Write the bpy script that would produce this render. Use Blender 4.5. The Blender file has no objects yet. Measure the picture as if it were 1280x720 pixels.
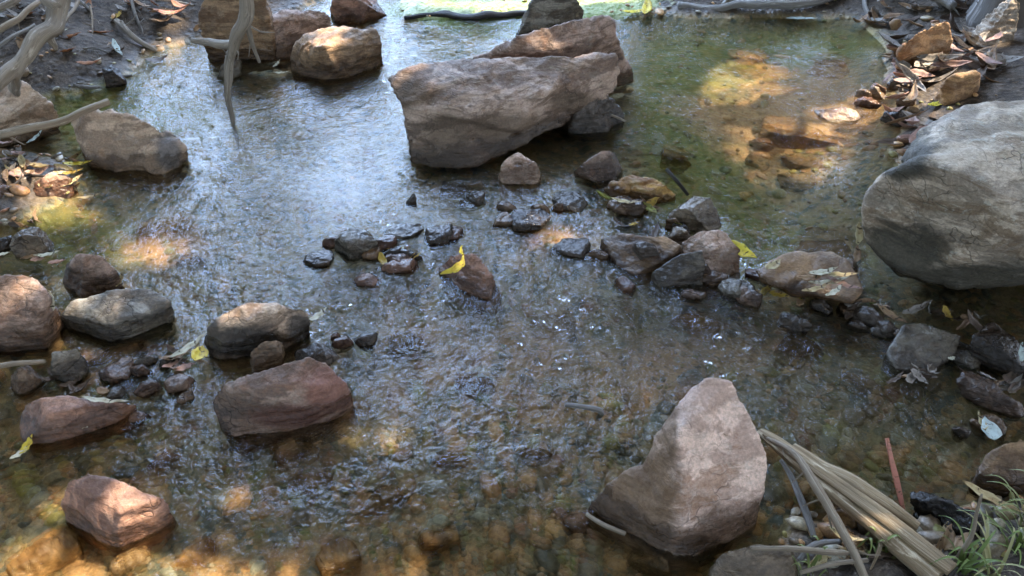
import bpy, bmesh, math, random
import numpy as np
from mathutils import Vector, Matrix, noise, geometry

random.seed(7); np.random.seed(7)
S = bpy.context.scene
COL = S.collection
R = math.radians

# ------------------------------------------------------------------ camera
CAM_H, PITCH, FPX = 1.40, R(39.0), 960.0
CP, SP = math.cos(PITCH), math.sin(PITCH)
cam_d = bpy.data.cameras.new('camera'); cam_d.sensor_width = 36; cam_d.lens = 27
cam_d.clip_start = 0.02; cam_d.clip_end = 2000
cam = bpy.data.objects.new('camera', cam_d); COL.objects.link(cam)
cam.location = (0, 0, CAM_H); cam.rotation_euler = (math.pi/2 - PITCH, 0, 0)
S.camera = cam

def P(px, py, z=0.0):
    """photo pixel (1280x720) -> world point at height z"""
    a = (px-640)/FPX; b = (360-py)/FPX
    d = Vector((a, CP + b*SP, -SP + b*CP))
    return Vector((0, 0, CAM_H)) + d*((z-CAM_H)/d.z)

def to_px(x, y, z):
    """arrays of world points -> pixels"""
    zz = z-CAM_H
    f = y*CP - zz*SP; u = y*SP + zz*CP
    f = np.where(f < 0.05, 0.05, f)
    return 640 + FPX*x/f, 360 - FPX*u/f

SUN_EL, SUN_AZ = R(60), R(68)
SUN = Vector((math.cos(SUN_EL)*math.sin(SUN_AZ), math.cos(SUN_EL)*math.cos(SUN_AZ), math.sin(SUN_EL)))

# ------------------------------------------------------------------ tagging
def tag(o, label=None, cat=None, group=None, kind=None):
    if label: o['label'] = label
    if cat: o['category'] = cat
    if group: o['group'] = group
    if kind: o['kind'] = kind
    return o

def link_mesh(name, me, mat, parent=None):
    o = bpy.data.objects.new(name, me); COL.objects.link(o)
    if mat and len(me.materials) == 0: me.materials.append(mat)
    if parent: o.parent = parent
    return o

def mesh_from(name, verts, faces, smooth=True):
    me = bpy.data.meshes.new(name); me.from_pydata([tuple(v) for v in verts], [], faces)
    if smooth: me.polygons.foreach_set('use_smooth', [True]*len(me.polygons))
    me.update(); return me

# ------------------------------------------------------------------ materials
class N:
    """small helper round a node tree"""
    def __init__(s, name):
        s.m = bpy.data.materials.new(name); s.m.use_nodes = True
        s.t = s.m.node_tree; s.t.nodes.clear()
        s.out = s.t.nodes.new('ShaderNodeOutputMaterial')
    def n(s, typ, **kw):
        nd = s.t.nodes.new('ShaderNode'+typ)
        for k, v in kw.items(): setattr(nd, k, v)
        return nd
    def l(s, a, b): s.t.links.new(a, b)
    def val(s, sock, v):
        if hasattr(v, 'is_linked') or hasattr(v, 'node'): s.l(v, sock)
        else: sock.default_value = v
    def noise(s, vec, scale, detail=4, rough=.55, dist=0):
        nd = s.n('TexNoise'); s.l(vec, nd.inputs['Vector'])
        nd.inputs['Scale'].default_value = scale; nd.inputs['Detail'].default_value = detail
        nd.inputs['Roughness'].default_value = rough; nd.inputs['Distortion'].default_value = dist
        return nd.outputs['Fac']
    def noisec(s, vec, scale, detail=4):
        nd = s.n('TexNoise'); s.l(vec, nd.inputs['Vector'])
        nd.inputs['Scale'].default_value = scale; nd.inputs['Detail'].default_value = detail
        return nd.outputs['Color']
    def vor(s, vec, scale, feature='F1', out='Distance', rnd=1.0):
        nd = s.n('TexVoronoi', feature=feature); s.l(vec, nd.inputs['Vector'])
        nd.inputs['Scale'].default_value = scale; nd.inputs['Randomness'].default_value = rnd
        return nd.outputs[out]
    def ss(s, v, a, b, lo=0., hi=1.):
        nd = s.n('MapRange', interpolation_type='SMOOTHSTEP'); s.l(v, nd.inputs['Value'])
        for k, q in zip(('From Min', 'From Max', 'To Min', 'To Max'), (a, b, lo, hi)): nd.inputs[k].default_value = q
        return nd.outputs['Result']
    def math(s, op, a, b=0.):
        nd = s.n('Math', operation=op); s.val(nd.inputs[0], a); s.val(nd.inputs[1], b); return nd.outputs[0]
    def mix(s, f, a, b, mode='MIX'):
        nd = s.n('Mix', data_type='RGBA', blend_type=mode)
        s.val(nd.inputs[0], f)
        for sock, v in ((nd.inputs[6], a), (nd.inputs[7], b)):
            if isinstance(v, tuple): v = (*v, 1) if len(v) == 3 else v
            s.val(sock, v)
        return nd.outputs[2]
    def mapping(s, vec, scale=(1, 1, 1), rot=(0, 0, 0), loc=(0, 0, 0)):
        nd = s.n('Mapping'); s.l(vec, nd.inputs['Vector'])
        nd.inputs['Scale'].default_value = scale; nd.inputs['Rotation'].default_value = rot; nd.inputs['Location'].default_value = loc
        return nd.outputs[0]
    def bump(s, h, strength, dist, normal=None):
        nd = s.n('Bump'); s.l(h, nd.inputs['Height'])
        nd.inputs['Strength'].default_value = strength; nd.inputs['Distance'].default_value = dist
        if normal: s.l(normal, nd.inputs['Normal'])
        return nd.outputs['Normal']
    def principled(s, col, rough, normal=None, spec=.5, **kw):
        p = s.n('BsdfPrincipled')
        s.val(p.inputs['Base Color'], (*col, 1) if isinstance(col, tuple) else col)
        s.val(p.inputs['Roughness'], rough); p.inputs['Specular IOR Level'].default_value = spec
        if normal: s.l(normal, p.inputs['Normal'])
        for k, v in kw.items(): s.val(p.inputs[k], v)
        s.l(p.outputs[0], s.out.inputs[0]); return p

def rock_mat(name, c1, c2, c3, strata=0.4, rot=(0.4, 0.5, 0.2), wet=.03, lich=0.15, freq=1.0, crack=.5, wetdark=.36):
    warm = lambda c, k: (c[0]*k*1.04, c[1]*k*.93, c[2]*k*.80)
    c1, c2, c3 = warm(c1, 1.14), warm(c2, .86), warm(c3, 1.0)
    m = N(name); tc = m.n('TexCoord').outputs['Object']
    oi = m.n('ObjectInfo')
    off = m.n('Vector' + 'Math', operation='SCALE'); m.l(oi.outputs['Location'], off.inputs[0]); off.inputs['Scale'].default_value = 1.7
    add = m.n('VectorMath', operation='ADD'); m.l(tc, add.inputs[0]); m.l(off.outputs[0], add.inputs[1]); v = add.outputs[0]
    pos = m.n('NewGeometry').outputs['Position']
    sx = m.n('SeparateXYZ'); m.l(pos, sx.inputs[0]); z = sx.outputs['Z']
    vs = m.mapping(v, (1, 1.1, 2.6), rot)
    n1 = m.noise(vs, 6*freq, 6, .66, .5); n2 = m.noise(v, 21*freq, 6, .65, .4); n3 = m.noise(v, 140, 5, .7)
    st = m.noise(m.mapping(v, (6, 6, 55), rot), 1.6*freq, 5, .65, .3)
    col = m.mix(m.ss(n1, .455, .545), c1, c2)
    blot = m.noise(vs, 3.6*freq, 8, .72, .8)
    col = m.mix(m.ss(blot, .51, .575, 0, .7), col, tuple(x*y for x, y in zip(c2, (.62, .48, .34))))
    sa = m.n('Attribute', attribute_name='stain_shade').outputs['Fac']; sc_ = m.n('Attribute', attribute_name='stain_shade_tint').outputs['Color']  # stains; on the slab and boulder also painted shade
    col = m.mix(m.math('MULTIPLY', m.ss(n2, .5, .68), .75), col, c3)
    col = m.mix(m.math('MULTIPLY', m.ss(st, .45, .7), strata), col, tuple(x*.5 for x in c2))
    light = tuple(min(.62, x*1.7+.03) for x in c1)
    col = m.mix(m.math('MULTIPLY', m.ss(m.noise(m.mapping(v, (5, 5, 38), rot, (3, 1, 2)), 2.2*freq, 5, .7, .5), .56, .74), strata*.8), col, light)
    if lich: col = m.mix(m.math('MULTIPLY', m.ss(m.noise(v, 15*freq, 6, .75, .8), .57, .66), lich), col, (.42, .42, .36))
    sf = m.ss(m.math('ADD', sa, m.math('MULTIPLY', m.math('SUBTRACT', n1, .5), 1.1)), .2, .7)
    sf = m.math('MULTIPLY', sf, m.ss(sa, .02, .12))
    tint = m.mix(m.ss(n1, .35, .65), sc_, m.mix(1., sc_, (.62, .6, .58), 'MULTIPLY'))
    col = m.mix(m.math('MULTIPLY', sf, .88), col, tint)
    sp = m.ss(n3, .3, .7, .78, 1.22)
    spc = m.n('CombineColor'); [m.l(sp, spc.inputs[k]) for k in range(3)]
    col = m.mix(1.0, col, spc.outputs[0], 'MULTIPLY')
    wv = m.n('VectorMath', operation='ADD'); m.l(v, wv.inputs[0])
    sc = m.n('VectorMath', operation='SCALE'); m.l(m.noisec(v, 9, 3), sc.inputs[0]); sc.inputs['Scale'].default_value = .16; m.l(sc.outputs[0], wv.inputs[1])
    ed = m.vor(m.mapping(wv.outputs[0], (1, 1, 2.2), rot), 8*freq, 'DISTANCE_TO_EDGE')
    ck = m.math('MULTIPLY', m.ss(ed, .0, .022, 1, 0), m.ss(m.noise(v, 5, 2), .45, .6))
    col = m.mix(m.math('MULTIPLY', ck, crack), col, tuple(x*.22 for x in c2))
    # wet band just above the water line
    wn = m.math('ADD', z, m.math('MULTIPLY', m.math('SUBTRACT', m.noise(v, 6, 5, .65), .5), -.16))
    w = m.ss(wn, wet*.8+.018, wet*1.35+.030, 1, 0)
    dk = m.mix(1.0, col, m.mix(m.ss(z, -.025, -.002), (.72, .66, .56), (wetdark, wetdark*.9, wetdark*.78)), 'MULTIPLY')
    col = m.mix(w, col, dk)
    ro = m.mix(w, (.7,)*3, (.14,)*3)
    h = m.math('ADD', m.math('MULTIPLY', n2, .5), m.math('ADD', m.math('MULTIPLY', st, .9*strata+.2), m.math('MULTIPLY', n3, .16)))
    h = m.math('SUBTRACT', h, m.math('MULTIPLY', ck, .35*crack))
    nrm = m.bump(h, .85, .014)
    m.principled(col, ro, nrm, .4)
    return m.m

M = {}
M['slab']   = rock_mat('rock_slab', (.355, .28, .245), (.20, .15, .13), (.29, .195, .15), .55, (.25, .35, .1), .05, .2)
M['purple'] = rock_mat('rock_purple', (.29, .22, .195), (.165, .12, .105), (.24, .14, .10), .4, (.5, .2, .3), .05, .15)
M['pink']   = rock_mat('rock_pink', (.57, .45, .41), (.47, .35, .31), (.50, .42, .40), .30, (.9, .6, .2), .03, .25, 1.1)
M['brown']  = rock_mat('rock_brown', (.27, .185, .12), (.17, .11, .07), (.20, .15, .11), .5, (.4, .2, .9), .03, .08)
M['tan']    = rock_mat('rock_tan', (.42, .335, .275), (.30, .235, .19), (.36, .255, .195), .35, (.2, .7, .3), .03, .2)
M['orange'] = rock_mat('rock_orange', (.42, .26, .14), (.30, .18, .10), (.36, .26, .18), .3, (.3, .3, .8), .015, .1)
M['grey']   = rock_mat('rock_grey', (.39, .345, .30), (.27, .235, .20), (.33, .28, .225), .3, (.2, .15, .4), .06, .5, 1.25, .6)
M['slate']  = rock_mat('rock_slate', (.235, .235, .225), (.12, .115, .11), (.20, .165, .135), .5, (.1, .15, .2), .03, .12)
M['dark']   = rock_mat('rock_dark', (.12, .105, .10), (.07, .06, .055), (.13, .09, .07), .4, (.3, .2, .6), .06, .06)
M['red']    = rock_mat('rock_red', (.29, .17, .13), (.20, .12, .10), (.24, .17, .15), .3, (.3, .2, .6), .02, .08)
M['jet'] = rock_mat('jet_black', (.045, .04, .038), (.025, .022, .02), (.06, .05, .045), .6, (1.2, .3, .2), .05, .0)
M['ochre']  = rock_mat('rock_ochre', (.36, .22, .07), (.24, .13, .045), (.20, .15, .07), .3, (.3, .2, .6), .0, .0)

# ------------------------------------------------------------------ rocks
ROCKS = []
def hull_bm(bm, pts, cuts, rng, cf=(.03, .10)):
    b = bmesh.new()
    for p in pts: b.verts.new(p)
    def hull():
        r = bmesh.ops.convex_hull(b, input=b.verts)
        g = [e for e in set(r['geom_interior'])|set(r['geom_unused']) if isinstance(e, bmesh.types.BMVert) and e.is_valid]
        if g: bmesh.ops.delete(b, geom=g, context='VERTS')
    hull()
    for _ in range(cuts):
        n = Vector((rng.gauss(0, 1), rng.gauss(0, 1), rng.gauss(.2, .8))).normalized()
        ds = [v.co.dot(n) for v in b.verts]; hi, lo = max(ds), min(ds)
        d = hi - (hi-lo)*rng.uniform(*cf)
        bmesh.ops.bisect_plane(b, geom=b.verts[:]+b.edges[:]+b.faces[:], plane_co=n*d, plane_no=n, clear_outer=True)
        pts2 = [v.co.copy() for v in b.verts]
        b.clear()
        for p in pts2: b.verts.new(p)
        hull()
    bmesh.ops.recalc_face_normals(b, faces=b.faces)
    off = len(bm.verts)
    vs = [bm.verts.new(v.co) for v in b.verts]
    b.verts.index_update()
    for f in b.faces: bm.faces.new([vs[v.index] for v in f.verts])
    b.free()

def rock(name, label, mat, hulls, cat='rock', group=None, amp=1.0, seed=0, cuts=7, smooth=1, foot=True, back=.35, raw=False, vox=None, stain_shade=(), tint=(.1, .1, .1), cf=(.03, .10)):
    rng = random.Random(seed*31+len(ROCKS))
    bm = bmesh.new()
    for pts in hulls:
        ps = []
        for q in pts:
            if raw: ps.append(Vector(q)); continue
            p = P(*q); ps.append(p)
            if foot:
                dr = Vector((p.x, p.y, 0)).normalized()
                if q[2] > .03: ps.append(Vector((p.x, p.y, -.03)) + dr*back*q[2] - Vector((0, 0, .03)))
                elif q[2] > -.03: ps.append(Vector((p.x, p.y, -.09)))
        hull_bm(bm, ps, cuts, rng, cf)
    co = np.array([v.co for v in bm.verts]); ext = co.max(0)-co.min(0)
    base = Vector((float(co[:, 0].mean()), float(co[:, 1].mean()), 0))
    size = float(max(ext))
    me = bpy.data.meshes.new(name)
    bmesh.ops.translate(bm, verts=bm.verts, vec=-base)
    bm.to_mesh(me); bm.free()
    tmp = bpy.data.objects.new('tmp', me); COL.objects.link(tmp)
    md = tmp.modifiers.new('r', 'REMESH'); md.mode = 'VOXEL'; md.voxel_size = vox or min(.012, max(.0032, size/60))
    dg = bpy.context.evaluated_depsgraph_get(); dg.update()
    m2 = bpy.data.meshes.new_from_object(tmp.evaluated_get(dg))
    bpy.data.objects.remove(tmp); bpy.data.meshes.remove(me)
    bm = bmesh.new(); bm.from_mesh(m2)
    for _ in range(smooth): bmesh.ops.smooth_vert(bm, verts=bm.verts, factor=.5, use_axis_x=True, use_axis_y=True, use_axis_z=True)
    bm.normal_update()
    so = Vector((rng.uniform(0, 50), rng.uniform(0, 50), rng.uniform(0, 50)))
    ax = Vector((rng.gauss(0, .5), rng.gauss(0, .5), 1)).normalized()
    s = min(size, .5)
    for v in bm.verts:
        p = v.co/s
        d = .034*noise.fractal(p*2.6+so, .9, 2.1, 3) + .015*noise.fractal(p*9+so, .7, 2.2, 4)
        w = noise.noise(p*3+so)*.5
        t = (p.dot(ax)*11+w*2.2) % 1.0
        d += .020*(t if t < .8 else (1-t)*4)*max(0, noise.noise(p*1.7-so)+.25)
        c = noise.cell(p*4.2+so+Vector((w, w, w)))
        d += .022*(c-.5)*max(0, noise.noise(p*2.1+so*2)+.2)
        v.co += v.normal*d*s*amp
    bm.to_mesh(m2); bm.free(); m2.name = name
    m2.polygons.foreach_set('use_smooth', [True]*len(m2.polygons)); m2.update()
    m2.materials.clear()
    if stain_shade:
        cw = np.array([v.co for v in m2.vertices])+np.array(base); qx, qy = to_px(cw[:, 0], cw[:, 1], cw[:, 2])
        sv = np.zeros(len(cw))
        for (cx, cy, rx, ry) in stain_shade: sv = np.maximum(sv, np.exp(-(((qx-cx)/rx)**2+((qy-cy)/ry)**2)))
        a = m2.attributes.new('stain_shade', 'FLOAT', 'POINT'); a.data.foreach_set('value', sv.astype(np.float32))
        a = m2.attributes.new('stain_shade_tint', 'FLOAT_COLOR', 'POINT'); a.data.foreach_set('color', np.tile(np.array([*tint, 1], np.float32), len(cw)))
    o = link_mesh(name, m2, M[mat]); o.location = base
    tag(o, label, cat, group); ROCKS.append(o)
    return o

def blob(name, label, mat, box, H, z0=0., cat='rock', group=None, amp=1.3, seed=0, cuts=11, pw=2.6, flat=.75, **k):
    """a faceted stone filling the pixel box, top H above its waterline z0"""
    x0, y0, x1, y1 = box; rng = random.Random(seed*77+int(x0*3+y0*7))
    xc = (x0+x1)/2
    f = P(xc, y1, z0); b = P(xc, y0, z0+H*.7)
    dep = max(b.y-f.y, .03)
    w = (P(x1, (y0+y1)/2, z0)-P(x0, (y0+y1)/2, z0)).x
    c = Vector(((f.x+b.x)/2, (f.y+b.y)/2, z0))
    dr = Vector((c.x, c.y, 0)).normalized(); rt = Vector((dr.y, -dr.x, 0))
    pts = []
    for i in range(46):
        th = rng.uniform(0, 2*math.pi); ph = math.asin(rng.uniform(-.7, 1))
        u = [math.cos(ph)*math.cos(th), math.cos(ph)*math.sin(th), math.sin(ph)]
        r = sum(abs(a)**pw for a in u)**(-1/pw)*rng.uniform(.86, 1.04)
        u = [a*r for a in u]
        zz = min(u[2], flat+rng.uniform(0, .15))/max(flat, .01)*.92 if u[2] > 0 else u[2]
        pts.append(c + rt*u[0]*w/2 + dr*u[1]*dep/2 + Vector((0, 0, zz*(H if zz > 0 else max(H, .05)*.8))))
    return rock(name, label, mat, [pts], cat, group, amp, seed, cuts, raw=True, cf=(.04, .2), **k)


# the big slab in midstream and its neighbours
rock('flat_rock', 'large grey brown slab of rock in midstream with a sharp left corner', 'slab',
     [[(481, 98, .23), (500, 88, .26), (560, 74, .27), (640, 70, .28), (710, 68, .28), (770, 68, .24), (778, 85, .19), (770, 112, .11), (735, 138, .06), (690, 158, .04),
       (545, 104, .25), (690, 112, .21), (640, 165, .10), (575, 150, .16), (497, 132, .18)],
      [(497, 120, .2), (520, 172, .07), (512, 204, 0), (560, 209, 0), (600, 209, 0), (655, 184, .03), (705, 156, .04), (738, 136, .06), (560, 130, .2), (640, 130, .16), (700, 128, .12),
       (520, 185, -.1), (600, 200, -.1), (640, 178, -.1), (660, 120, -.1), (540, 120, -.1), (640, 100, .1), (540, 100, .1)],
      ], seed=3, cuts=0, amp=1.0, foot=False, stain_shade=[(505, 118, 34, 22), (560, 170, 40, 34), (640, 165, 60, 30), (540, 200, 60, 16), (720, 128, 40, 14)], tint=(.15, .10, .065))  # brown left tip; the lower front's shade is painted in as well
rock('flat_rock', 'pinkish brown slab lying behind the large midstream slab', 'purple',
     [[(588, 72, .2), (602, 60, .28), (680, 34, .34), (735, 20, .34), (790, 22, .30), (799, 32, .27), (795, 50, .2), (775, 68, .14), (760, 80, .1), (690, 62, .27)]], seed=4, cuts=5)
rock('river_rock', 'dark bluish grey rock at the top behind the midstream slabs', 'slate',
     [[(640, 40, .02), (655, 10, .16), (672, -8, .22), (725, -10, .22), (738, 8, .14), (730, 28, .06), (690, 40, .02)]], seed=5)
rock('river_rock', 'orange brown rounded rock standing in the water left of the blue glare', 'brown',
     [[(350, 74, .03), (360, 55, .10), (385, 42, .15), (430, 32, .17), (470, 36, .15), (478, 55, .10), (476, 70, .05), (440, 90, .01), (400, 96, 0), (365, 90, 0), (400, 58, .16)]], seed=6)
rock('river_rock', 'tall tan block of rock at the top bank behind the hanging root', 'brown',
     [[(248, -20, .34), (330, -20, .34), (335, 20, .22), (325, 45, .10), (270, 52, .08), (252, 45, .12)]], seed=7, cuts=4)
rock('river_rock', 'grey brown rock wedged behind the orange brown rock at the top', 'purple',
     [[(318, 30, .18), (345, 12, .2), (400, 10, .18), (413, 22, .14), (408, 45, .06), (370, 60, .03), (325, 60, .04)]], seed=8)
blob('river_rock', 'small reddish brown rock cut by the top edge beside the channel', 'red', (404, -12, 482, 28), .12, seed=9)
blob('river_rock', 'black shaded rock wedged under the right end of the midstream slab', 'dark', (680, 104, 786, 166), .13, seed=60)
# left bank
rock('river_rock', 'angular tan rock with a dark grey end on the left shore', 'tan',
     [[(84, 150, .12), (110, 137, .17), (160, 140, .17), (202, 160, .13), (190, 205, .03), (150, 213, .0), (108, 192, .05)],
      [(180, 178, .10), (208, 158, .12), (229, 172, .09), (226, 197, .02), (205, 217, 0), (178, 218, 0)]], seed=10, cuts=3, stain_shade=[(210, 190, 22, 28)], tint=(.13, .12, .12))
rock('river_rock', 'smooth tan grey rock at the left edge under the roots', 'tan',
     [[(-60, 110, .15), (18, 96, .2), (35, 103, .2), (66, 128, .14), (42, 150, .08), (-40, 165, .08)]], seed=11, cuts=4)
blob('stone', 'brown stone at the left edge beside the leaf litter', 'purple', (-30, 224, 32, 268), .08, seed=12)
blob('stone', 'reddish tan stone in the leaf litter on the left shore', 'red', (36, 218, 92, 256), .07, seed=13)
blob('stone', 'olive grey pebble above the pyramid shaped stone at left', 'grey', (14, 283, 72, 320), .06, seed=14)
rock('stone', 'pinkish pyramid shaped stone behind the flat slate stone', 'purple',
     [[(85, 330, .06), (104, 308, .14), (120, 310, .13), (145, 335, .07), (147, 360, 0), (100, 372, 0), (78, 352, .02)]], seed=15, cuts=4)
rock('river_rock', 'broad purple brown rock at the left edge above the grey round stone', 'purple',
     [[(-70, 360, .14), (10, 344, .17), (40, 344, .17), (63, 357, .15), (67, 400, .06), (50, 428, .02), (10, 440, 0), (-70, 444, 0), (45, 392, .12)]], seed=16, cuts=4)
rock('flat_rock', 'flat blue grey slate stone with a broken dark edge at left', 'slate',
     [[(70, 390, .05), (95, 375, .075), (135, 362, .085), (190, 361, .085), (212, 374, .07), (209, 392, .035), (168, 412, .01), (140, 426, 0), (92, 412, .0),
       (95, 398, .055), (140, 402, .06), (178, 392, .065), (207, 380, .065)]], seed=17, cuts=2, amp=.7)
blob('stone', 'round bluish grey stone below the flat slate stone', 'slate', (54, 426, 106, 482), .085, seed=18, pw=2.1, flat=.9)
blob('stone', 'small tan stone at the left edge beside the round grey stone', 'tan', (2, 456, 56, 492), .05, seed=19)
rock('flat_rock', 'long reddish brown brick like stone lying at lower left', 'red',
     [[(19, 512, .05), (26, 498, .06), (60, 496, .065), (150, 500, .05), (172, 506, .025), (140, 527, .01), (80, 548, 0), (32, 556, 0), (20, 532, .02), (60, 520, .06)]], seed=20, cuts=3, amp=.7)
rock('river_rock', 'dark rounded rock with a pale top beside the fallen yellow leaf', 'tan',
     [[(255, 412, .07), (268, 392, .11), (300, 379, .135), (345, 374, .135), (380, 385, .1), (386, 400, .06), (360, 425, .02), (320, 442, 0), (275, 448, 0), (257, 430, .03), (310, 400, .13)]], seed=21, cuts=5, stain_shade=[(300, 430, 70, 24), (262, 410, 16, 30), (375, 410, 22, 26)], tint=(.05, .046, .042))  # near-black tone on the front and both sides, top kept tan
blob('stone', 'small orange tan stone between two larger dark rocks', 'tan', (308, 431, 364, 466), .075, seed=22)
blob('stone', 'dark wet stone right of the small orange tan stone', 'dark', (362, 426, 424, 462), .04, seed=23)
rock('river_rock', 'grey and red rounded rock in the left centre of the stream', 'purple',
     [[(257, 502, .04), (275, 482, .08), (330, 461, .12), (385, 444, .145), (406, 446, .145), (436, 480, .08), (441, 502, .02), (420, 522, 0), (340, 542, 0), (290, 547, 0), (263, 527, 0),
       (402, 472, .13), (320, 487, .105)]], seed=24, cuts=4, amp=.8, stain_shade=[(410, 490, 40, 36), (360, 520, 60, 18)], tint=(.20, .085, .06))
rock('river_rock', 'wet brown rounded rock alone at the lower left with a sunlit side', 'red',
     [[(71, 622, .05), (82, 600, .085), (110, 591, .1), (145, 600, .1), (172, 616, .085), (205, 622, .07), (213, 637, .04), (200, 662, .0), (150, 684, 0), (120, 674, 0), (83, 652, 0.0), (150, 640, .085)]], seed=25, cuts=4, amp=.7)
# right side
rock('boulder', 'large grey green rounded boulder with a ledge crack at the right edge', 'grey',
     [[(1118, 205, .30), (1150, 165, .36), (1200, 132, .42), (1245, 126, .435), (1310, 124, .435), (1420, 150, .43), (1420, 190, .42), (1265, 187, .435), (1170, 186, .405)],
      [(1073, 272, .19), (1084, 240, .26), (1104, 214, .33), (1145, 195, .39), (1200, 190, .415), (1262, 190, .425), (1420, 190, .42), (1420, 310, .3), (1300, 355, .10), (1200, 362, .08),
       (1120, 347, .07), (1080, 304, .12), (1180, 262, .355), (1280, 262, .355), (1190, 300, -.10), (1300, 305, -.10), (1420, 300, -.1), (1190, 240, -.1), (1420, 240, -.1)]], cat='boulder',
     seed=26, cuts=4, amp=.6, foot=False, smooth=4, vox=.010, stain_shade=[(1120, 320, 70, 50), (1200, 356, 180, 30), (1130, 190, 40, 40)], tint=(.035, .032, .02))  # dark mossy left side, plus shade painted along the underside
rock('standing_rock', 'tall pink grey upright rock with a brown left lump at lower right', 'pink',
     [[(864, 488, .23), (880, 471, .25), (914, 473, .25), (938, 520, .205), (955, 570, .145), (959, 600, .10), (946, 642, .03), (900, 682, 0), (870, 702, -.01), (842, 696, 0),
       (844, 514, .215), (818, 544, .17), (804, 577, .125), (846, 548, .215), (856, 612, .14), (850, 660, .06), (812, 640, .07), (808, 680, 0)],
      [(735, 634, .0), (751, 611, .045), (774, 590, .09), (800, 577, .115), (809, 600, .11), (810, 640, .065), (802, 674, 0), (745, 644, 0)]], seed=27, cuts=0, amp=.7, back=.25,
     stain_shade=[(770, 620, 60, 60), (812, 620, 36, 100), (832, 530, 18, 60), (880, 690, 40, 20)], tint=(.17, .10, .052))
rock('river_rock', 'blue grey rock cut by the bottom edge below the upright pink rock', 'grey',
     [[(874, 716, .05), (900, 692, .08), (940, 682, .09), (985, 684, .09), (1001, 696, .07), (1000, 745, .03), (868, 745, .02)]], seed=28)
rock('stone', 'small pinkish grey stone in front of the midstream slab', 'pink',
     [[(621, 206, .06), (640, 191, .09), (655, 189, .09), (676, 210, .05), (670, 230, 0), (625, 230, 0)]], seed=29)
blob('stone', 'smooth purple grey oval stone right of the midstream slab', 'purple', (712, 181, 797, 230), .11, seed=30, pw=2.2, flat=.9, amp=.5)
blob('stone', 'dark stone just under the surface below the midstream slab', 'dark', (636, 258, 692, 296), .02, seed=31)
blob('stone', 'lilac grey flat stone awash left of the ochre stone', 'slate', (688, 234, 744, 268), .02, seed=32)
blob('flat_rock', 'ochre orange wet stone at the top of the leaf dam', 'ochre', (752, 218, 848, 256), .05, seed=33, flat=.4)
blob('flat_rock', 'thin brown slab lying under the ochre orange stone', 'brown', (756, 244, 826, 270), .025, seed=34, flat=.4)
blob('stone', 'streaky olive grey stone right of the ochre orange stone', 'grey', (820, 246, 902, 292), .06, seed=35, flat=.5)
rock('flat_rock', 'brown wedge shaped slab pointing left in the midstream cluster', 'brown',
     [[(751, 297, .03), (770, 292, .05), (835, 294, .07), (852, 305, .06), (840, 325, .03), (800, 345, 0), (775, 335, .0), (765, 312, .01)]], seed=36, cuts=2, amp=.6)
rock('flat_rock', 'slate grey tilted slab at the front of the midstream cluster', 'slate',
     [[(814, 340, .025), (848, 318, .065), (878, 312, .075), (882, 330, .05), (878, 352, .0), (828, 362, 0)]], seed=37, cuts=2, amp=.5)
blob('stone', 'dark purple stone wedged between brown wedge and slate slab', 'dark', (784, 304, 834, 334), .06, seed=38)
rock('stone', 'rounded pink stone beside the bright yellow leaf', 'pink',
     [[(852, 300, .06), (878, 287, .085), (905, 288, .085), (926, 312, .05), (925, 340, 0), (890, 350, 0), (860, 340, .0)]], seed=39, cuts=4)
blob('stone', 'pale grey stone at the back of the midstream cluster', 'grey', (826, 282, 872, 312), .06, seed=40)
blob('stone', 'small rusty stone at the lower left of the midstream cluster', 'red', (766, 340, 800, 366), .02, seed=41)
blob('flat_rock', 'flat dark slate stone lying in the blue glare', 'slate', (408, 289, 482, 324), .045, seed=42, flat=.35)
blob('flat_rock', 'low dark stone awash left of the flat dark slate stone', 'dark', (376, 312, 424, 336), .012, seed=43, flat=.4)
blob('stone', 'rusty wet stone right of the flat dark slate stone', 'red', (478, 308, 522, 334), .02, seed=44)
rock('stone', 'reddish brown tilted stone under the curled yellow leaf', 'red',
     [[(548, 335, .01), (565, 318, .05), (590, 316, .075), (612, 335, .05), (629, 360, .0), (612, 376, 0), (575, 362, 0)]], seed=45, cuts=3)
rock('flat_rock', 'overhanging brown ledge rock topped with dry leaves left of the boulder', 'brown',
     [[(944, 338, .045), (985, 316, .07), (1040, 312, .09), (1078, 335, .09), (1082, 358, .06), (1066, 378, .05), (1020, 366, .05), (985, 354, .05), (956, 352, .04),
       (944, 342, .015), (1066, 384, .02), (1020, 374, .02), (985, 362, .02), (1040, 320, -.02)],
      [(990, 330, .05), (1070, 335, .05), (980, 325, -.12), (1060, 325, -.12), (1075, 350, -.12), (1000, 300, -.12), (1060, 300, -.12)]], seed=46, cuts=1, foot=False, amp=.7, stain_shade=[(980, 335, 50, 18)], tint=(.25, .13, .05))
rock('flat_rock', 'flat dark slate slab in the shade below the boulder', 'slate',
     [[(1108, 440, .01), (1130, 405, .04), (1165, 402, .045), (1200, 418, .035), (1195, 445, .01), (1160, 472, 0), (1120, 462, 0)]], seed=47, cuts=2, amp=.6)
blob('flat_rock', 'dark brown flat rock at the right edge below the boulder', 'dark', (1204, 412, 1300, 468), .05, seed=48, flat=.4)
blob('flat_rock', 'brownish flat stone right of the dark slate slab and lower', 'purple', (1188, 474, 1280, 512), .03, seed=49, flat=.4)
rock('river_rock', 'brown rock at the lower right edge above the dry willow leaf', 'brown',
     [[(1224, 590, .06), (1240, 560, .10), (1275, 548, .12), (1340, 550, .12), (1340, 630, .02), (1270, 626, .0), (1226, 612, .01)]], seed=50, cuts=4)
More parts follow.
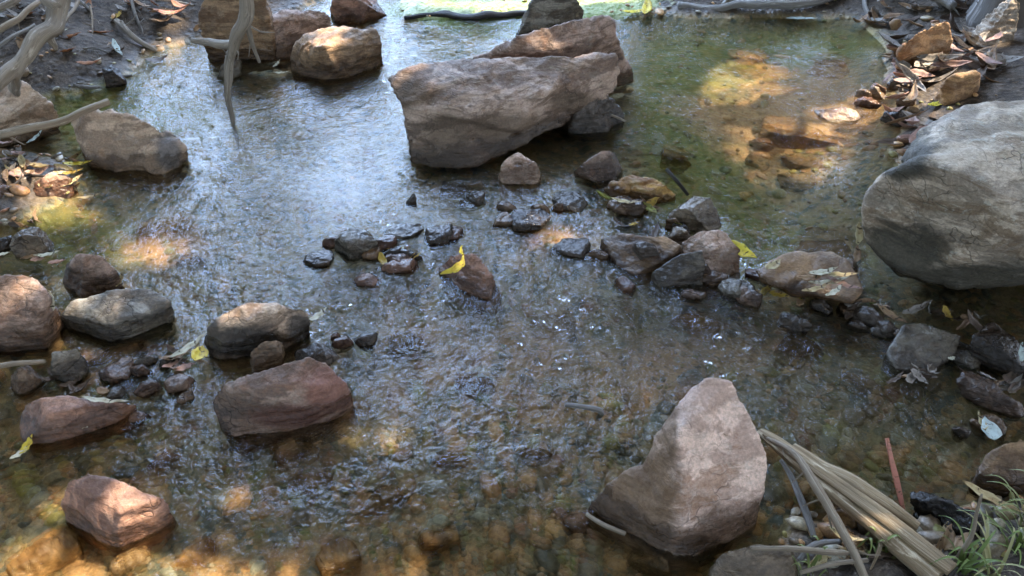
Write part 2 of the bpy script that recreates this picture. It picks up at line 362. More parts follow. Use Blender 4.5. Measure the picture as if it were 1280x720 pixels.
rock('river_rock', 'sunlit orange tan block on the right bank', 'orange',
     [[(1127, 65, .14), (1130, 48, .2), (1186, 24, .27), (1191, 50, .18), (1160, 68, .12), (1128, 74, .1)]], seed=51, cuts=4, foot=True, back=1.0)
rock('river_rock', 'sunlit orange tan stone on the right bank nearest the boulder', 'orange',
     [[(1174, 108, .12), (1180, 95, .17), (1215, 85, .2), (1228, 92, .18), (1222, 122, .08), (1180, 130, .06)]], seed=52, cuts=4, back=1.0)
blob('river_rock', 'pale grey rock on the right bank beside the tree trunk', 'grey', (1218, 4, 1272, 60), .22, z0=.12, seed=53)
blob('stone', 'small dark stone in the sunlit pool left of the boulder', 'dark', (1100, 134, 1142, 158), .05, seed=54)
blob('stone', 'reddish brown stone half sunk at the edge of the sunlit pool', 'red', (1120, 92, 1158, 118), .06, seed=55)
blob('stone', 'arched pinkish stone breaking the surface in the sunlit pool', 'pink', (1018, 128, 1078, 154), .02, seed=56)
blob('stone', 'dark stone in the wet mud of the upper left bank', 'dark', (120, 84, 158, 108), .08, seed=57)
blob('stone', 'charcoal stone at the waterline beneath the hanging root', 'slate', (268, 72, 306, 98), .06, seed=58)
# small cobbles half out of the water, each a stone of its own
rgc = random.Random(44)
def cobbles(n, spots, mats, label, group, sz=(16, 46), Hs=(.012, .035)):
    for i in range(n):
        x, y, rx, ry = rgc.choice(spots); cx, cy = x+rgc.uniform(-1, 1)*rx, y+rgc.uniform(-1, 1)*ry
        w_ = rgc.uniform(*sz); h_ = w_*rgc.uniform(.45, .7)*(.55+.45*cy/720); mt = rgc.choice(mats)
        blob('cobble', label, mt, (cx-w_/2, cy-h_/2, cx+w_/2, cy+h_/2), rgc.uniform(*Hs), cuts=15, pw=3.2, seed=200+i, cat='cobble', group=group, flat=.6)
cobbles(12, [(470, 325, 90, 26), (560, 270, 60, 24), (690, 262, 60, 26), (420, 400, 40, 50)], ['dark', 'brown', 'red', 'slate'], 'small wet cobble awash in the shallows left of the midstream cluster', 'cobbles awash in midstream')
cobbles(10, [(830, 310, 100, 36), (900, 350, 40, 20)], ['dark', 'brown', 'purple', 'slate'], 'small wet cobble among the larger stones of the midstream cluster', 'cobbles of the midstream cluster', sz=(22, 52), Hs=(.012, .035))
cobbles(14, [(600, 285, 110, 24), (520, 340, 70, 26), (700, 300, 60, 26), (930, 355, 50, 16)], ['dark', 'brown', 'red', 'slate', 'purple'], 'broad flat wet stone barely breaking the surface in the broken band across midstream', 'flat stones awash across midstream', sz=(38, 76), Hs=(.008, .022))
cobbles(12, [(70, 460, 70, 60), (60, 290, 60, 34), (170, 480, 70, 40)], ['brown', 'red', 'slate', 'purple', 'dark'], 'small wet cobble in the shallows along the left edge', 'cobbles along the left edge', sz=(20, 60), Hs=(.01, .03))
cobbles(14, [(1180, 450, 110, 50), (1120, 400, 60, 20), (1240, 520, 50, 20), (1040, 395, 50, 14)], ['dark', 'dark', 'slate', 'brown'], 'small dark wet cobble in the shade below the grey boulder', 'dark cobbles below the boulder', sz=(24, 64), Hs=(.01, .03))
cobbles(8, [(1160, 100, 40, 30), (1110, 120, 30, 20)], ['tan', 'red', 'purple'], 'small reddish tan cobble at the edge of the sunlit pool', 'cobbles at the edge of the sunlit pool', sz=(20, 40), Hs=(.02, .05))
# submerged stones
SUB = [('orange', (8, 664, 102, 735), 'large orange sunken stone at the bottom left corner', -.012),
       ('orange', (396, 672, 462, 730), 'rounded orange sunken stone at the bottom edge', -.025),
       ('orange', (210, 676, 290, 722), 'pale orange sunken stone left along the bottom edge', -.035),
       ('brown', (118, 690, 200, 735), 'brown orange sunken stone below the wet brown rock', -.03),
       ('orange', (505, 662, 590, 700), 'flat orange sunken stone in the bottom centre', -.035),
       ('ochre', (530, 566, 590, 594), 'ochre sunken stone in the clear water at centre bottom', -.04),
       ('brown', (350, 590, 430, 625), 'brown sunken slab below the grey and red rock', -.04),
       ('red', (170, 570, 240, 600), 'reddish sunken stone right of the brick like stone', -.04),
       ('brown', (322, 550, 400, 590), 'brownish sunken stone in front of the grey and red rock', -.03),
       ('brown', (440, 600, 520, 650), 'umber sunken stone in the shaded bottom centre', -.045),
       ('ochre', (820, 190, 870, 214), 'yellow brown sunken stone in the right pool', -.05),
       ('red', (925, 188, 965, 212), 'small red sunken stone in the right pool', -.11),
       ('orange', (940, 150, 1068, 190), 'broad pale orange sunken slab in the sunlit pool', -.045),
       ('orange', (1010, 76, 1068, 100), 'orange sunken slab at the far side of the sunlit pool', -.05),
       ('orange', (905, 68, 960, 92), 'small orange sunken slab at the far left of the sunlit pool', -.05),
       ('brown', (960, 215, 1030, 245), 'brown sunken stone in the dark right pool', -.13),
       ('orange', (150, 276, 262, 308), 'orange sunken slab sunlit in the left channel', -.04),
       ('brown', (470, 410, 540, 450), 'brown sunken stone left of the riffle', -.03),
       ('red', (560, 470, 620, 505), 'reddish sunken stone in the riffle', -.04),
       ('orange', (835, 395, 905, 425), 'orange brown sunken stone above the upright pink rock', -.04),
       ('brown', (960, 420, 1040, 460), 'brown sunken stone right of the riffle', -.04),
       ('tan', (660, 390, 730, 425), 'tan sunken stone in the riffle', -.05),
       ('dark', (540, 230, 610, 258), 'dark sunken stone in front of the midstream slab', -.03),
       ('red', (700, 640, 760, 680), 'rust red sunken stone left of the upright pink rock', -.04),
       ('brown', (770, 690, 850, 735), 'brown sunken stone at the foot of the upright pink rock', -.02),
       ('brown', (110, 430, 190, 470), 'brown sunken stone below the flat slate stone', -.03),
       ('red', (130, 480, 200, 500), 'red sunken stone behind the brick like stone', -.03),
       ('purple', (210, 320, 260, 345), 'purple sunken stone in the left channel', -.04),
       ('brown', (640, 560, 700, 590), 'brown sunken stone left of the brown lump', -.05),
       ('tan', (1040, 470, 1110, 505), 'tan sunken stone in the ripples below the slate slab', -.05),
       ]
for i, (mt, bx, lb, zt) in enumerate(SUB):
    blob('sunken_stone', lb, mt, bx, .045, z0=zt-.045, seed=100+i, cat='sunken stone', group='stones lying under the water', flat=.5)

# ------------------------------------------------------------------ terrain
def poly(pts): return np.array([[*P(x, y, 0).xy] if len(q) == 2 else [x, y] for q in pts for (x, y) in [q[:2]]])
def sdist(poly, X, Y):
    """signed distance, positive inside"""
    d = np.full(X.shape, 1e9); ins = np.zeros(X.shape, bool); n = len(poly)
    for i in range(n):
        ax, ay = poly[i]; bx, by = poly[(i+1) % n]
        ex, ey = bx-ax, by-ay; L = ex*ex+ey*ey+1e-12
        t = np.clip(((X-ax)*ex+(Y-ay)*ey)/L, 0, 1)
        d = np.minimum(d, np.hypot(X-ax-t*ex, Y-ay-t*ey))
        c = ((ay > Y) != (by > Y)) & (X < (bx-ax)*(Y-ay)/(by-ay+1e-12)+ax)
        ins ^= c
    return np.where(ins, d, -d)
W = 'w'
BANKS = [
    # upper left mud bank
    ([(-60, 130), (40, 124), (105, 116), (160, 96), (195, 66), (246, 52), (300, 40), (360, 20), (420, -4), (-1.3, 6.5, W), (-2.2, 14, W), (-60, 60, W), (-80, 10, W), (-8, 4, W)], .42, .55),
    # left shore litter
    ([(-120, 190), (20, 188), (88, 200), (104, 228), (90, 258), (30, 276), (-60, 300), (-400, 420), (-700, 300)], .25, .14),
    ([(-60, 300), (-20, 330), (-30, 500), (-200, 700), (-40, 1, W), (-40, 4, W), (-1000, 260)], .2, .4),
    # mossy far bank
    ([(505, 24), (560, 22), (640, 18), (700, 26), (800, 22), (850, 22), (850, -10), (640, -20), (505, -4)], .12, .05),
    # right bank
    ([(850, 22), (960, 22), (1070, 26), (1110, 60), (1108, 104), (1140, 138), (1110, 190), (1130, 230), (1200, 270), (1300, 320), (1420, 360), (3.2, 1, W), (60, 0, W), (80, 60, W), (2, 60, W), (1, 12, W), (.3, 5.6, W), (740, -6)], .38, .5),
    # lower right bank
    ([(985, 735), (975, 680), (990, 640), (1050, 650), (1130, 668), (1190, 650), (1240, 625), (1300, 600), (1500, 560), (40, 0, W), (40, -30, W), (.5, -2, W), (930, 800)], .3, .3),
    # behind the camera
    ([(-40, .35, W), (-1, .55, W), (.4, .5, W), (40, .3, W), (60, -80, W), (-60, -80, W)], .1, .2),
]
BP = [(np.array([[*P(q[0], q[1], 0).xy] if len(q) == 2 else [q[0], q[1]] for q in pts]), sl, mx) for pts, sl, mx in BANKS]
def vnoise(X, Y, sc, oc=4, seed=0.):
    out = np.empty(X.size); xf = X.ravel(); yf = Y.ravel()
    for i in range(X.size): out[i] = noise.fractal(Vector((xf[i]*sc+seed, yf[i]*sc, seed*1.3)), .9, 2.1, oc)
    return out.reshape(X.shape)
def terrain(X, Y):
    h = np.full(X.shape, -.085)
    n1 = vnoise(X, Y, 2.2, 3, 3.); n2 = vnoise(X, Y, 12, 3, 9.)
    h += .022*n1 + .006*n2
    px, py = to_px(X, Y, np.zeros_like(X))
    near = (Y > .3) & (Y < 6) & (np.abs(X) < 5)
    def pit(cx, cy, rx, ry, dz):
        return np.where(near, dz*np.exp(-((px-cx)/rx)**2-((py-cy)/ry)**2), 0)
    h += pit(1000, 210, 150, 130, -.10) + pit(380, 200, 110, 150, -.05) + pit(1170, 385, 120, 25, -.05) + pit(700, 160, 70, 35, -.03)
    h += pit(620, 300, 160, 40, .035) + pit(800, 330, 110, 50, .045) + pit(60, 440, 120, 110, .04) + pit(330, 430, 90, 50, .03) + pit(1150, 440, 100, 40, .035) + pit(200, 720, 300, 60, .03)
    far = np.hypot(X, Y-2)
    for p, sl, mx in BP:
        d = sdist(p, X, Y) + .03*n1 + .012*n2
        b = np.where(d > 0, mx*(1-np.exp(-d*sl/mx))+.012, -.012+d*.55)
        b = b + np.where(d > .05, .02*n1+.012*n2, 0)
        h = np.maximum(h, b)
    h = h + np.where(far > 8, (far-8)*.05*(1+.5*n1), 0)*(h > 0)
    return h
NG = 430
u = np.linspace(-1, 1, NG)
def warp(u, a, L): return np.sinh(u*a)/np.sinh(a)*L
gx = warp(u, 5.2, 160); gy = warp(u, 5.2, 160)+2.4
X, Y = np.meshgrid(gx, gy)
Z = terrain(X, Y)
idx = np.arange(NG*NG).reshape(NG, NG)
q = np.stack([idx[:-1, :-1], idx[:-1, 1:], idx[1:, 1:], idx[1:, :-1]], -1).reshape(-1, 4)
def grid_mesh(name, V, Q):
    me = bpy.data.meshes.new(name)
    me.vertices.add(len(V)); me.vertices.foreach_set('co', V.astype(np.float32).ravel())
    me.loops.add(Q.size); me.loops.foreach_set('vertex_index', Q.astype(np.int32).ravel())
    k = Q.shape[1]
    me.polygons.add(len(Q)); me.polygons.foreach_set('loop_start', np.arange(0, Q.size, k, dtype=np.int32))
    me.polygons.foreach_set('use_smooth', np.ones(len(Q), bool))
    me.update(calc_edges=True); me.validate(); return me
def attr(me, name, vals):
    a = me.attributes.new(name, 'FLOAT', 'POINT'); a.data.foreach_set('value', np.asarray(vals, np.float32).ravel())
def cattr(me, name, cols):
    a = me.attributes.new(name, 'FLOAT_COLOR', 'POINT')
    a.data.foreach_set('color', np.concatenate([cols, np.ones((len(cols), 1))], 1).astype(np.float32).ravel())
def zh(x, y): return float(terrain(np.array([[x]]), np.array([[y]]))[0, 0])

gm = grid_mesh('streambed', np.stack([X, Y, Z], -1).reshape(-1, 3), q)
# kinds of bed: sand / algae / moss patches
px, py = to_px(X, Y, np.zeros_like(X)); vis = (Y > .3) & (Y < 8) & (np.abs(X) < 5)
def g(cx, cy, rx, ry): return np.where(vis, np.exp(-(((px-cx)/rx)**2+((py-cy)/ry)**2)), 0)
sand = np.clip(g(1000, 120, 140, 55)+g(205, 292, 75, 22)+g(330, 705, 150, 45)*.9+g(60, 690, 70, 40)+g(560, 680, 90, 35)*.7+g(560, 430, 140, 90)*.55+g(760, 470, 140, 80)*.5+g(700, 290, 120, 40)*.5+g(900, 420, 90, 50)*.45+g(1010, 340, 60, 20)*.6+g(120, 440, 90, 60)*.5+g(400, 610, 200, 60)*.35, 0, 1)
algae = np.clip(g(880, 200, 70, 130)*.9+g(960, 270, 90, 50)+g(160, 130, 130, 40)+g(100, 290, 100, 40)+g(1000, 50, 120, 25)+g(830, 100, 50, 80)*.6+g(1100, 560, 100, 60)*.5+g(250, 600, 150, 50)*.4, 0, 1)
mossy = np.clip(g(660, 8, 150, 18)*1.6+g(560, 0, 60, 22), 0, 1)
attr(gm, 'sand', sand); attr(gm, 'algae', algae); attr(gm, 'moss', mossy)

m = N('streambed_soil'); pos = m.n('NewGeometry').outputs['Position']
def at(nm): 
    a = m.n('Attribute', attribute_name=nm); return a.outputs['Fac']
sz = m.n('SeparateXYZ'); m.l(pos, sz.inputs[0]); z = sz.outputs['Z']
n1 = m.noise(pos, 5, 5, .6, .5); n2 = m.noise(pos, 22, 5, .65, .3); n3 = m.noise(pos, 160, 4, .7)
vcol = m.vor(pos, 34, 'F1', 'Color'); vd = m.vor(pos, 34)
vs = m.n('SeparateColor'); m.l(vcol, vs.inputs[0])
mud = m.mix(m.ss(n1, .4, .62), (.19, .14, .07), (.28, .195, .095))
mud = m.mix(m.ss(vs.outputs[0], .55, .7), mud, (.30, .20, .11)); mud = m.mix(m.ss(vs.outputs[1], .7, .8), mud, (.10, .10, .08))
sandc = m.mix(m.ss(n2, .35, .65), (.48, .27, .13), (.30, .145, .06))
sandc = m.mix(m.ss(m.noise(pos, 55, 5, .7), .5, .68), sandc, (.20, .10, .04))
alg = m.mix(m.ss(n2, .35, .65), (.10, .112, .022), (.22, .155, .038))
col = m.mix(m.ss(m.math('ADD', at('algae'), m.math('MULTIPLY', m.math('SUBTRACT', n2, .5), .9)), .25, .7), mud, alg)
col = m.mix(m.ss(m.math('ADD', at('sand'), m.math('MULTIPLY', m.math('SUBTRACT', n1, .5), 1.6)), .3, .62), col, sandc)
soil = m.mix(m.ss(n2, .4, .62), (.040, .029, .021), (.085, .062, .044)); soil = m.mix(m.ss(m.noise(pos, 70, 5, .7), .55, .7), soil, (.14, .105, .075))
col = m.mix(m.ss(z, .0, .03), col, soil)
mossc = m.mix(m.ss(n2, .4, .6), (.17, .22, .05), (.30, .33, .14))
col = m.mix(m.ss(m.math('ADD', at('moss'), m.math('MULTIPLY', m.math('SUBTRACT', n2, .5), .7)), .35, .6), col, mossc)
sp = m.ss(n3, .25, .75, .6, 1.4); spc = m.n('CombineColor'); [m.l(sp, spc.inputs[k]) for k in range(3)]
col = m.mix(1., col, spc.outputs[0], 'MULTIPLY')
wetz = m.ss(z, .01, .06, .35, .85)
h = m.math('ADD', m.math('MULTIPLY', m.ss(vd, 0, .6, 1, 0), .5), m.math('ADD', m.math('MULTIPLY', n2, .8), m.math('MULTIPLY', n3, .3)))
m.principled(col, wetz, m.bump(h, .8, .018), .35)
ground = link_mesh('streambed', gm, m.m); tag(ground, kind='structure')

# gravel on the bed
def ico(sub):
    b = bmesh.new(); bmesh.ops.create_icosphere(b, subdivisions=sub, radius=1); b.verts.ensure_lookup_table()
    V = np.array([v.co for v in b.verts]); F = np.array([[v.index for v in f.verts] for f in b.faces]); b.free(); return V, F
IV, IF = ico(2)
rng = np.random.default_rng(5)
NP = 6500
pxs = rng.uniform(-60, 1340, NP*2); pys = 735*rng.uniform(0.0, 1, NP*2)**.9
c = np.array([P(a, b, -.06) for a, b in zip(pxs, pys)])
zt = terrain(c[:, 0:1], c[:, 1:2])[:, 0]
sandv = lambda cx, cy, rx, ry: np.exp(-(((pxs-cx)/rx)**2+((pys-cy)/ry)**2))
dens = 1-.5*np.clip(sandv(1000, 130, 170, 90)+sandv(205, 292, 75, 22)+1.3*sandv(330, 705, 200, 50)+1.3*sandv(60, 700, 100, 50), 0, 1.5) - .5*(zt > .02)
keep = (rng.random(len(c)) < dens) & (zt < .12)
c = c[keep][:NP]; zt = zt[keep][:NP]
pal = np.array([(.16, .11, .075), (.11, .09, .075), (.20, .13, .08), (.12, .10, .07), (.23, .14, .075), (.07, .06, .05), (.19, .17, .14), (.15, .08, .055), (.24, .15, .08), (.10, .105, .045), (.15, .15, .14), (.13, .12, .05), (.20, .12, .07), (.05, .045, .035)])
Vs, Fs, Cs = [], [], []
for i in range(len(c)):
    r = min(.027, .006*(1/(rng.random()+.03))**.55)
    sc = r*np.array([rng.uniform(.8, 1.5), rng.uniform(.7, 1.1), rng.uniform(.35, .7)])
    V = IV*(1+.16*np.sin(IV@rng.normal(0, 2.2, (3, 3))+rng.uniform(0, 6, 3)).sum(1, keepdims=True)/1.7)*sc
    a = rng.uniform(0, 6.28); ca, sa = math.cos(a), math.sin(a); t = rng.normal(0, .25)
    V = V@np.array([[ca, sa, t], [-sa, ca, 0], [-t, 0, 1]])
    Fs.append(IF+len(Vs)*len(IV)); Vs.append(V+[c[i, 0], c[i, 1], zt[i]+sc[2]*.25])
    Cs.append(np.repeat((np.array([1.6, 1.4, 1.08])*pal[rng.integers(len(pal))]*rng.uniform(.75, 1.3))[None], len(IV), 0))
gv = grid_mesh('gravel', np.concatenate(Vs), np.concatenate(Fs)); cattr(gv, 'tint', np.concatenate(Cs))
m = N('gravel_stone'); pos = m.n('NewGeometry').outputs['Position']
a = m.n('Attribute', attribute_name='tint').outputs['Color']
sp = m.ss(m.noise(pos, 120, 5, .7), .3, .7, .6, 1.4); spc = m.n('CombineColor'); [m.l(sp, spc.inputs[k]) for k in range(3)]
m.principled(m.mix(1., a, spc.outputs[0], 'MULTIPLY'), .4, m.bump(m.noise(pos, 90, 4), .5, .006), .4)
tag(link_mesh('gravel', gv, m.m), 'mixed brown and grey gravel covering the stream bed under the water', 'gravel', kind='stuff')

# ------------------------------------------------------------------ water
dx = .011
wx = np.concatenate([-3-np.geomspace(.05, 30, 14)[::-1], np.arange(-3, 3, dx), 3+np.geomspace(.05, 10, 12)])
wy = np.concatenate([[.2, .4, .6], np.arange(.75, 5.2, dx), 5.2+np.geomspace(.05, 50, 18)])
WX, WY = np.meshgrid(wx, wy); px, py = to_px(WX, WY, np.zeros_like(WX)); vis = (WY > .5) & (WY < 7)
def g2(cx, cy, rx, ry): return np.where(vis, np.exp(-(((px-cx)/rx)**2+((py-cy)/ry)**2)), 0)
chop = np.clip(.10 + g2(700, 420, 330, 130)*.85 + g2(460, 540, 100, 40)*.9 + g2(880, 440, 160, 120)*.45 + g2(360, 220, 190, 200)*.5 + g2(1100, 540, 110, 80)*.7
               + g2(500, 620, 260, 70)*.25, .05, 1.2)
slick = np.array([noise.noise(Vector((a*2.6, b*1.5, 7.)))+.5*noise.noise(Vector((a*6, b*4, 3.))) if v_ else 0 for a, b, v_ in zip(WX.ravel(), WY.ravel(), vis.ravel())]).reshape(WX.shape)
chop = chop*np.clip(.95+1.1*slick, .35, 1.7)
near_rocks = {}
for o_ in ROCKS:
    bb = np.array([v[:] for v in o_.bound_box])+np.array(o_.location); lo_, hi_ = bb.min(0), bb.max(0)
    if hi_[2] < .005: continue
    c3, rr_ = (lo_+hi_)/2, .42*math.sqrt((hi_[0]-lo_[0])*(hi_[1]-lo_[1]))
    if rr_ < .025: continue
    for i_ in range(int(math.floor((c3[0]-rr_-.3)*4)), int(math.floor((c3[0]+rr_+.3)*4))+1):
        for j_ in range(int(math.floor((c3[1]-rr_-.3)*4)), int(math.floor((c3[1]+rr_+.3)*4))+1): near_rocks.setdefault((i_, j_), []).append((c3[0], c3[1], rr_))
Zw = np.zeros(WX.size); xf, yf, cf, vf = WX.ravel(), WY.ravel(), chop.ravel(), vis.ravel()
for i in range(WX.size):
    if not vf[i]: continue
    x, y = xf[i], yf[i]
    w = noise.noise(Vector((x*4, y*4, 1.)))
    a = noise.noise(Vector((x*17+w*1.3, y*16+w, 2.)))*.0056
    b = noise.noise(Vector((x*37-w, y*35+w*2, 5.)))*.0019
    c_ = noise.noise(Vector((x*8+w*1.5, y*9+w, 11.)))*.0080
    rp = 0.
    for (rx_, ry_, rr_) in near_rocks.get((int(math.floor(x*4)), int(math.floor(y*4))), ()):
        d_ = math.hypot(x-rx_, y-ry_)-rr_
        if -.05 < d_ < .28: rp += math.sin(d_*190+w*5)*math.exp(-abs(d_)/.09)
    Zw[i] = (a+b+c_)*cf[i] + .00055*rp*(.5+w+min(cf[i], .7))
wm_ = grid_mesh('water', np.stack([xf, yf, Zw], -1), (lambda I: np.stack([I[:-1, :-1], I[:-1, 1:], I[1:, 1:], I[1:, :-1]], -1).reshape(-1, 4))(np.arange(WX.size).reshape(WX.shape)))
attr(wm_, 'chop', chop)
m = N('stream_water'); pos = m.n('NewGeometry').outputs['Position']
ch = m.n('Attribute', attribute_name='chop').outputs['Fac']
nz = m.noise(m.mapping(pos, (1.15, 1., 1)), 50, 3, .5, 1.1); nz2 = m.noise(m.mapping(pos, (1.2, 1., 1)), 22, 2, .5, .8)
h = m.math('MULTIPLY', m.math('ADD', nz, m.math('MULTIPLY', nz2, 1.3)), ch)
nrm = m.bump(h, 1.0, .0105)
fr = m.n('Fresnel'); fr.inputs['IOR'].default_value = 1.333; m.l(nrm, fr.inputs['Normal'])
gl = m.n('BsdfGlossy'); gl.inputs['Roughness'].default_value = .02; m.l(nrm, gl.inputs['Normal'])
tr = m.n('BsdfTransparent'); tr.inputs['Color'].default_value = (.94, .97, .90, 1)
rf = m.n('BsdfRefraction'); rf.inputs['IOR'].default_value = 1.333; rf.inputs['Roughness'].default_value = .0; rf.inputs['Color'].default_value = (.94, .97, .90, 1); m.l(nrm, rf.inputs['Normal'])
mx = m.n('MixShader'); mx.inputs[0].default_value = .5; m.l(tr.outputs[0], mx.inputs[1]); m.l(rf.outputs[0], mx.inputs[2])
mf = m.n('MixShader'); m.l(fr.outputs[0], mf.inputs[0]); m.l(mx.outputs[0], mf.inputs[1]); m.l(gl.outputs[0], mf.inputs[2])
m.l(mf.outputs[0], m.out.inputs[0])
tag(link_mesh('water', wm_, m.m), kind='structure')

# ------------------------------------------------------------------ wood
def wood_mat(name, c1, c2, c3, grain=(5, 5, 60), rough=.8):
    m = N(name); tc = m.n('Attribute', attribute_name='grain').outputs['Vector']
    g1 = m.noise(m.mapping(tc, (1, 1, .12)), 9, 6, .7, .4); g2_ = m.noise(m.mapping(tc, (1, 1, .05)), 40, 4, .7); g3 = m.noise(tc, 6, 4)
    col = m.mix(m.ss(g1, .38, .62), c1, c2); col = m.mix(m.ss(g2_, .52, .68), col, c3); col = m.mix(m.math('MULTIPLY', m.ss(g3, .52, .7), .5), col, tuple(x*.45 for x in c2))
    g4 = m.noise(m.mapping(tc, (1, 1, .45)), 28, 6, .75, .8); col = m.mix(m.ss(g4, .54, .64), col, tuple(x*.55 for x in c1)); col = m.mix(m.ss(m.noise(tc, 11, 5, .7), .58, .7), col, tuple(min(.6, x*1.25) for x in c3))
    hh = m.math('ADD', m.math('MULTIPLY', g4, 1.2), m.math('ADD', g1, m.math('MULTIPLY', g2_, .5)))
    m.principled(col, rough, m.bump(hh, .9, .006), .3); return m.m
M['root'] = wood_mat('root_bark', (.33, .28, .225), (.22, .18, .14), (.42, .37, .31))
M['twig'] = wood_mat('twig_bark', (.36, .29, .21), (.26, .19, .13), (.46, .39, .30))
M['greytwig'] = wood_mat('grey_twig_bark', (.27, .25, .23), (.19, .17, .15), (.34, .32, .29))
M['timber'] = wood_mat('split_timber', (.33, .235, .135), (.19, .125, .07), (.47, .38, .26))
M['bark'] = wood_mat('tree_bark', (.16, .145, .13), (.085, .075, .066), (.26, .24, .225))
M['darkwood'] = wood_mat('dark_wet_wood', (.035, .03, .026), (.02, .017, .014), (.05, .04, .03), rough=.45)

def crom(pts, n):
    """Catmull-Rom through (Vector, radius)"""
    out = []; Pn = [pts[0]]+pts+[pts[-1]]
    for i in range(1, len(Pn)-2):
        p0, p1, p2, p3 = Pn[i-1], Pn[i], Pn[i+1], Pn[i+2]
        for k in range(n):
            t = k/n
            f = lambda a, b, c, d: .5*((2*b)+(c-a)*t+(2*a-5*b+4*c-d)*t*t+(3*b-a-3*c+d)*t**3)
            out.append((Vector([f(p0[0][j], p1[0][j], p2[0][j], p3[0][j]) for j in range(3)]), p1[1]*(1-t)+p2[1]*t))
    out.append(pts[-1]); return out
def tube_data(pts, n=7, sides=10, lump=.34, flat=1.0, seed=0, prof=None, wander=.45):
    V, F, G = [], [], []; path = crom(pts, n); so = Vector((seed*3.1, seed*1.7, 0)); L = 0
    rng = random.Random(seed); ref = Vector((0, 0, 1)); prev = None
    for i, (p, r) in enumerate(path):
        t = (path[min(i+1, len(path)-1)][0]-path[max(i-1, 0)][0]).normalized()
        if prev is None:
            s = t.cross(ref); s = s.normalized() if s.length > .05 else Vector((1, 0, 0))
        else: s = (prev-t*prev.dot(t)).normalized()
        prev = s; b = s.cross(t)
        if i: L += (p-path[i-1][0]).length
        p = p + Vector((noise.noise(p*9+so), noise.noise(p*9+so+Vector((9, 0, 0))), noise.noise(p*9-so)))*r*wander*2
        for k in range(sides):
            a = 2*math.pi*k/sides
            rr = r*(1+lump*noise.noise(Vector((math.cos(a)*1.3, math.sin(a)*1.3, L*9))+so)+lump*.6*noise.noise(Vector((math.cos(a)*3, math.sin(a)*3, L*4))-so))
            if prof: rr *= prof[k % len(prof)]
            V.append(p+s*math.cos(a)*rr+b*math.sin(a)*rr*flat); G.append((math.cos(a)*.1+seed, math.sin(a)*.1, L))
    m_ = len(path)
    for i in range(m_-1):
        for k in range(sides):
            F.append((i*sides+k, i*sides+(k+1) % sides, (i+1)*sides+(k+1) % sides, (i+1)*sides+k))
    for e, rv in ((0, 1), (m_-1, 0)):
        c_ = len(V); V.append(path[e][0]); G.append((seed, 0, L*e/max(1, m_-1)))
        for k in range(sides):
            f = (e*sides+k, e*sides+(k+1) % sides, c_); F.append(f[::-1] if rv else f)
    return V, F, G
def tube_obj(name, chains, mat, parent=None, twigs=0, **kw):
    rg_ = random.Random(len(chains)*7+kw.get('seed', 0)); main = list(chains)
    for _ in range(twigs):
        c_ = rg_.choice(main); i_ = rg_.randrange(len(c_)-1); p = c_[i_][0].lerp(c_[i_+1][0], rg_.random()); r = max(.0022, c_[i_][1]*rg_.uniform(.18, .4))
        d = ((c_[i_+1][0]-c_[i_][0]).normalized()*.6+Vector((rg_.gauss(0, .7), rg_.gauss(0, .7), rg_.gauss(-.2, .5)))).normalized(); L = r*rg_.uniform(10, 30)
        q = p+d*L*.5; e = q+(d+Vector((rg_.gauss(0, .5), rg_.gauss(0, .5), rg_.gauss(-.3, .4)))).normalized()*L*.5
        chains = list(chains)+[[(p, r), (q, r*.7), (e, r*.25)]]
    V, F, G = [], [], []
    for i, ch in enumerate(chains):
        v, f, g_ = tube_data(ch, **{**kw, 'seed': kw.get('seed', 0)+i*11}); o_ = len(V); V += v; G += g_; F += [tuple(a+o_ for a in q_) for q_ in f]
    base = V[0].copy(); base.z = min(v.z for v in V)
    if parent: base = Vector((0, 0, 0))
    me = mesh_from(name, [v-base for v in V], F)
    a = me.attributes.new('grain', 'FLOAT_VECTOR', 'POINT'); a.data.foreach_set('vector', [x for g_ in G for x in g_])
    o = link_mesh(name, me, M[mat], parent)
    if not parent: o.location = base
    return o
def ch(*pts): return [(P(a, b, c_), r) for a, b, c_, r in pts]
def stick(name, label, cat, mat, *chains, group=None, **kw):
    o = tube_obj(name, [ch(*c_) for c_ in chains], mat, seed=len(label)+len(bpy.data.objects) % 13, **kw); return tag(o, label, cat, group)

# roots of the upper left bank
stick('tree_root', 'thick pale root forking down the upper left bank to the tan grey rock', 'root', 'root',
      [(-20, 118, .30, .022), (15, 88, .34, .024), (40, 62, .38, .026), (62, 32, .43, .03), (74, 4, .48, .032), (80, -30, .55, .032)],
      [(38, 64, .38, .02), (20, 88, .34, .02), (18, 106, .25, .017), (22, 116, .2, .01)], [(60, 36, .42, .014), (64, 48, .38, .015), (70, 62, .33, .008)], [(74, 8, .48, .02), (60, -4, .5, .02), (50, -30, .55, .02)])
_zc = {}
def PG(px, py, dz=0.):
    """point on the ground (or water) seen at a pixel, lifted by dz"""
    k = (px, py)
    if k not in _zc:
        zs = np.linspace(1.0, -.12, 80); pts = np.array([P(px, py, z) for z in zs])
        tz = np.maximum(terrain(pts[:, 0:1], pts[:, 1:2])[:, 0], 0)
        j = int(np.argmax(pts[:, 2] <= tz)) if (pts[:, 2] <= tz).any() else len(zs)-1
        _zc[k] = Vector(pts[j])
    v = _zc[k].copy(); v.z += dz; return v
def chg(*pts): return [(PG(a, b, c_), r) for a, b, c_, r in pts]
def gstick(name, label, cat, mat, *chains, group=None, **kw):
    o = tube_obj(name, [chg(*c_) for c_ in chains], mat, seed=len(label)+len(bpy.data.objects) % 17, **kw); return tag(o, label, cat, group)

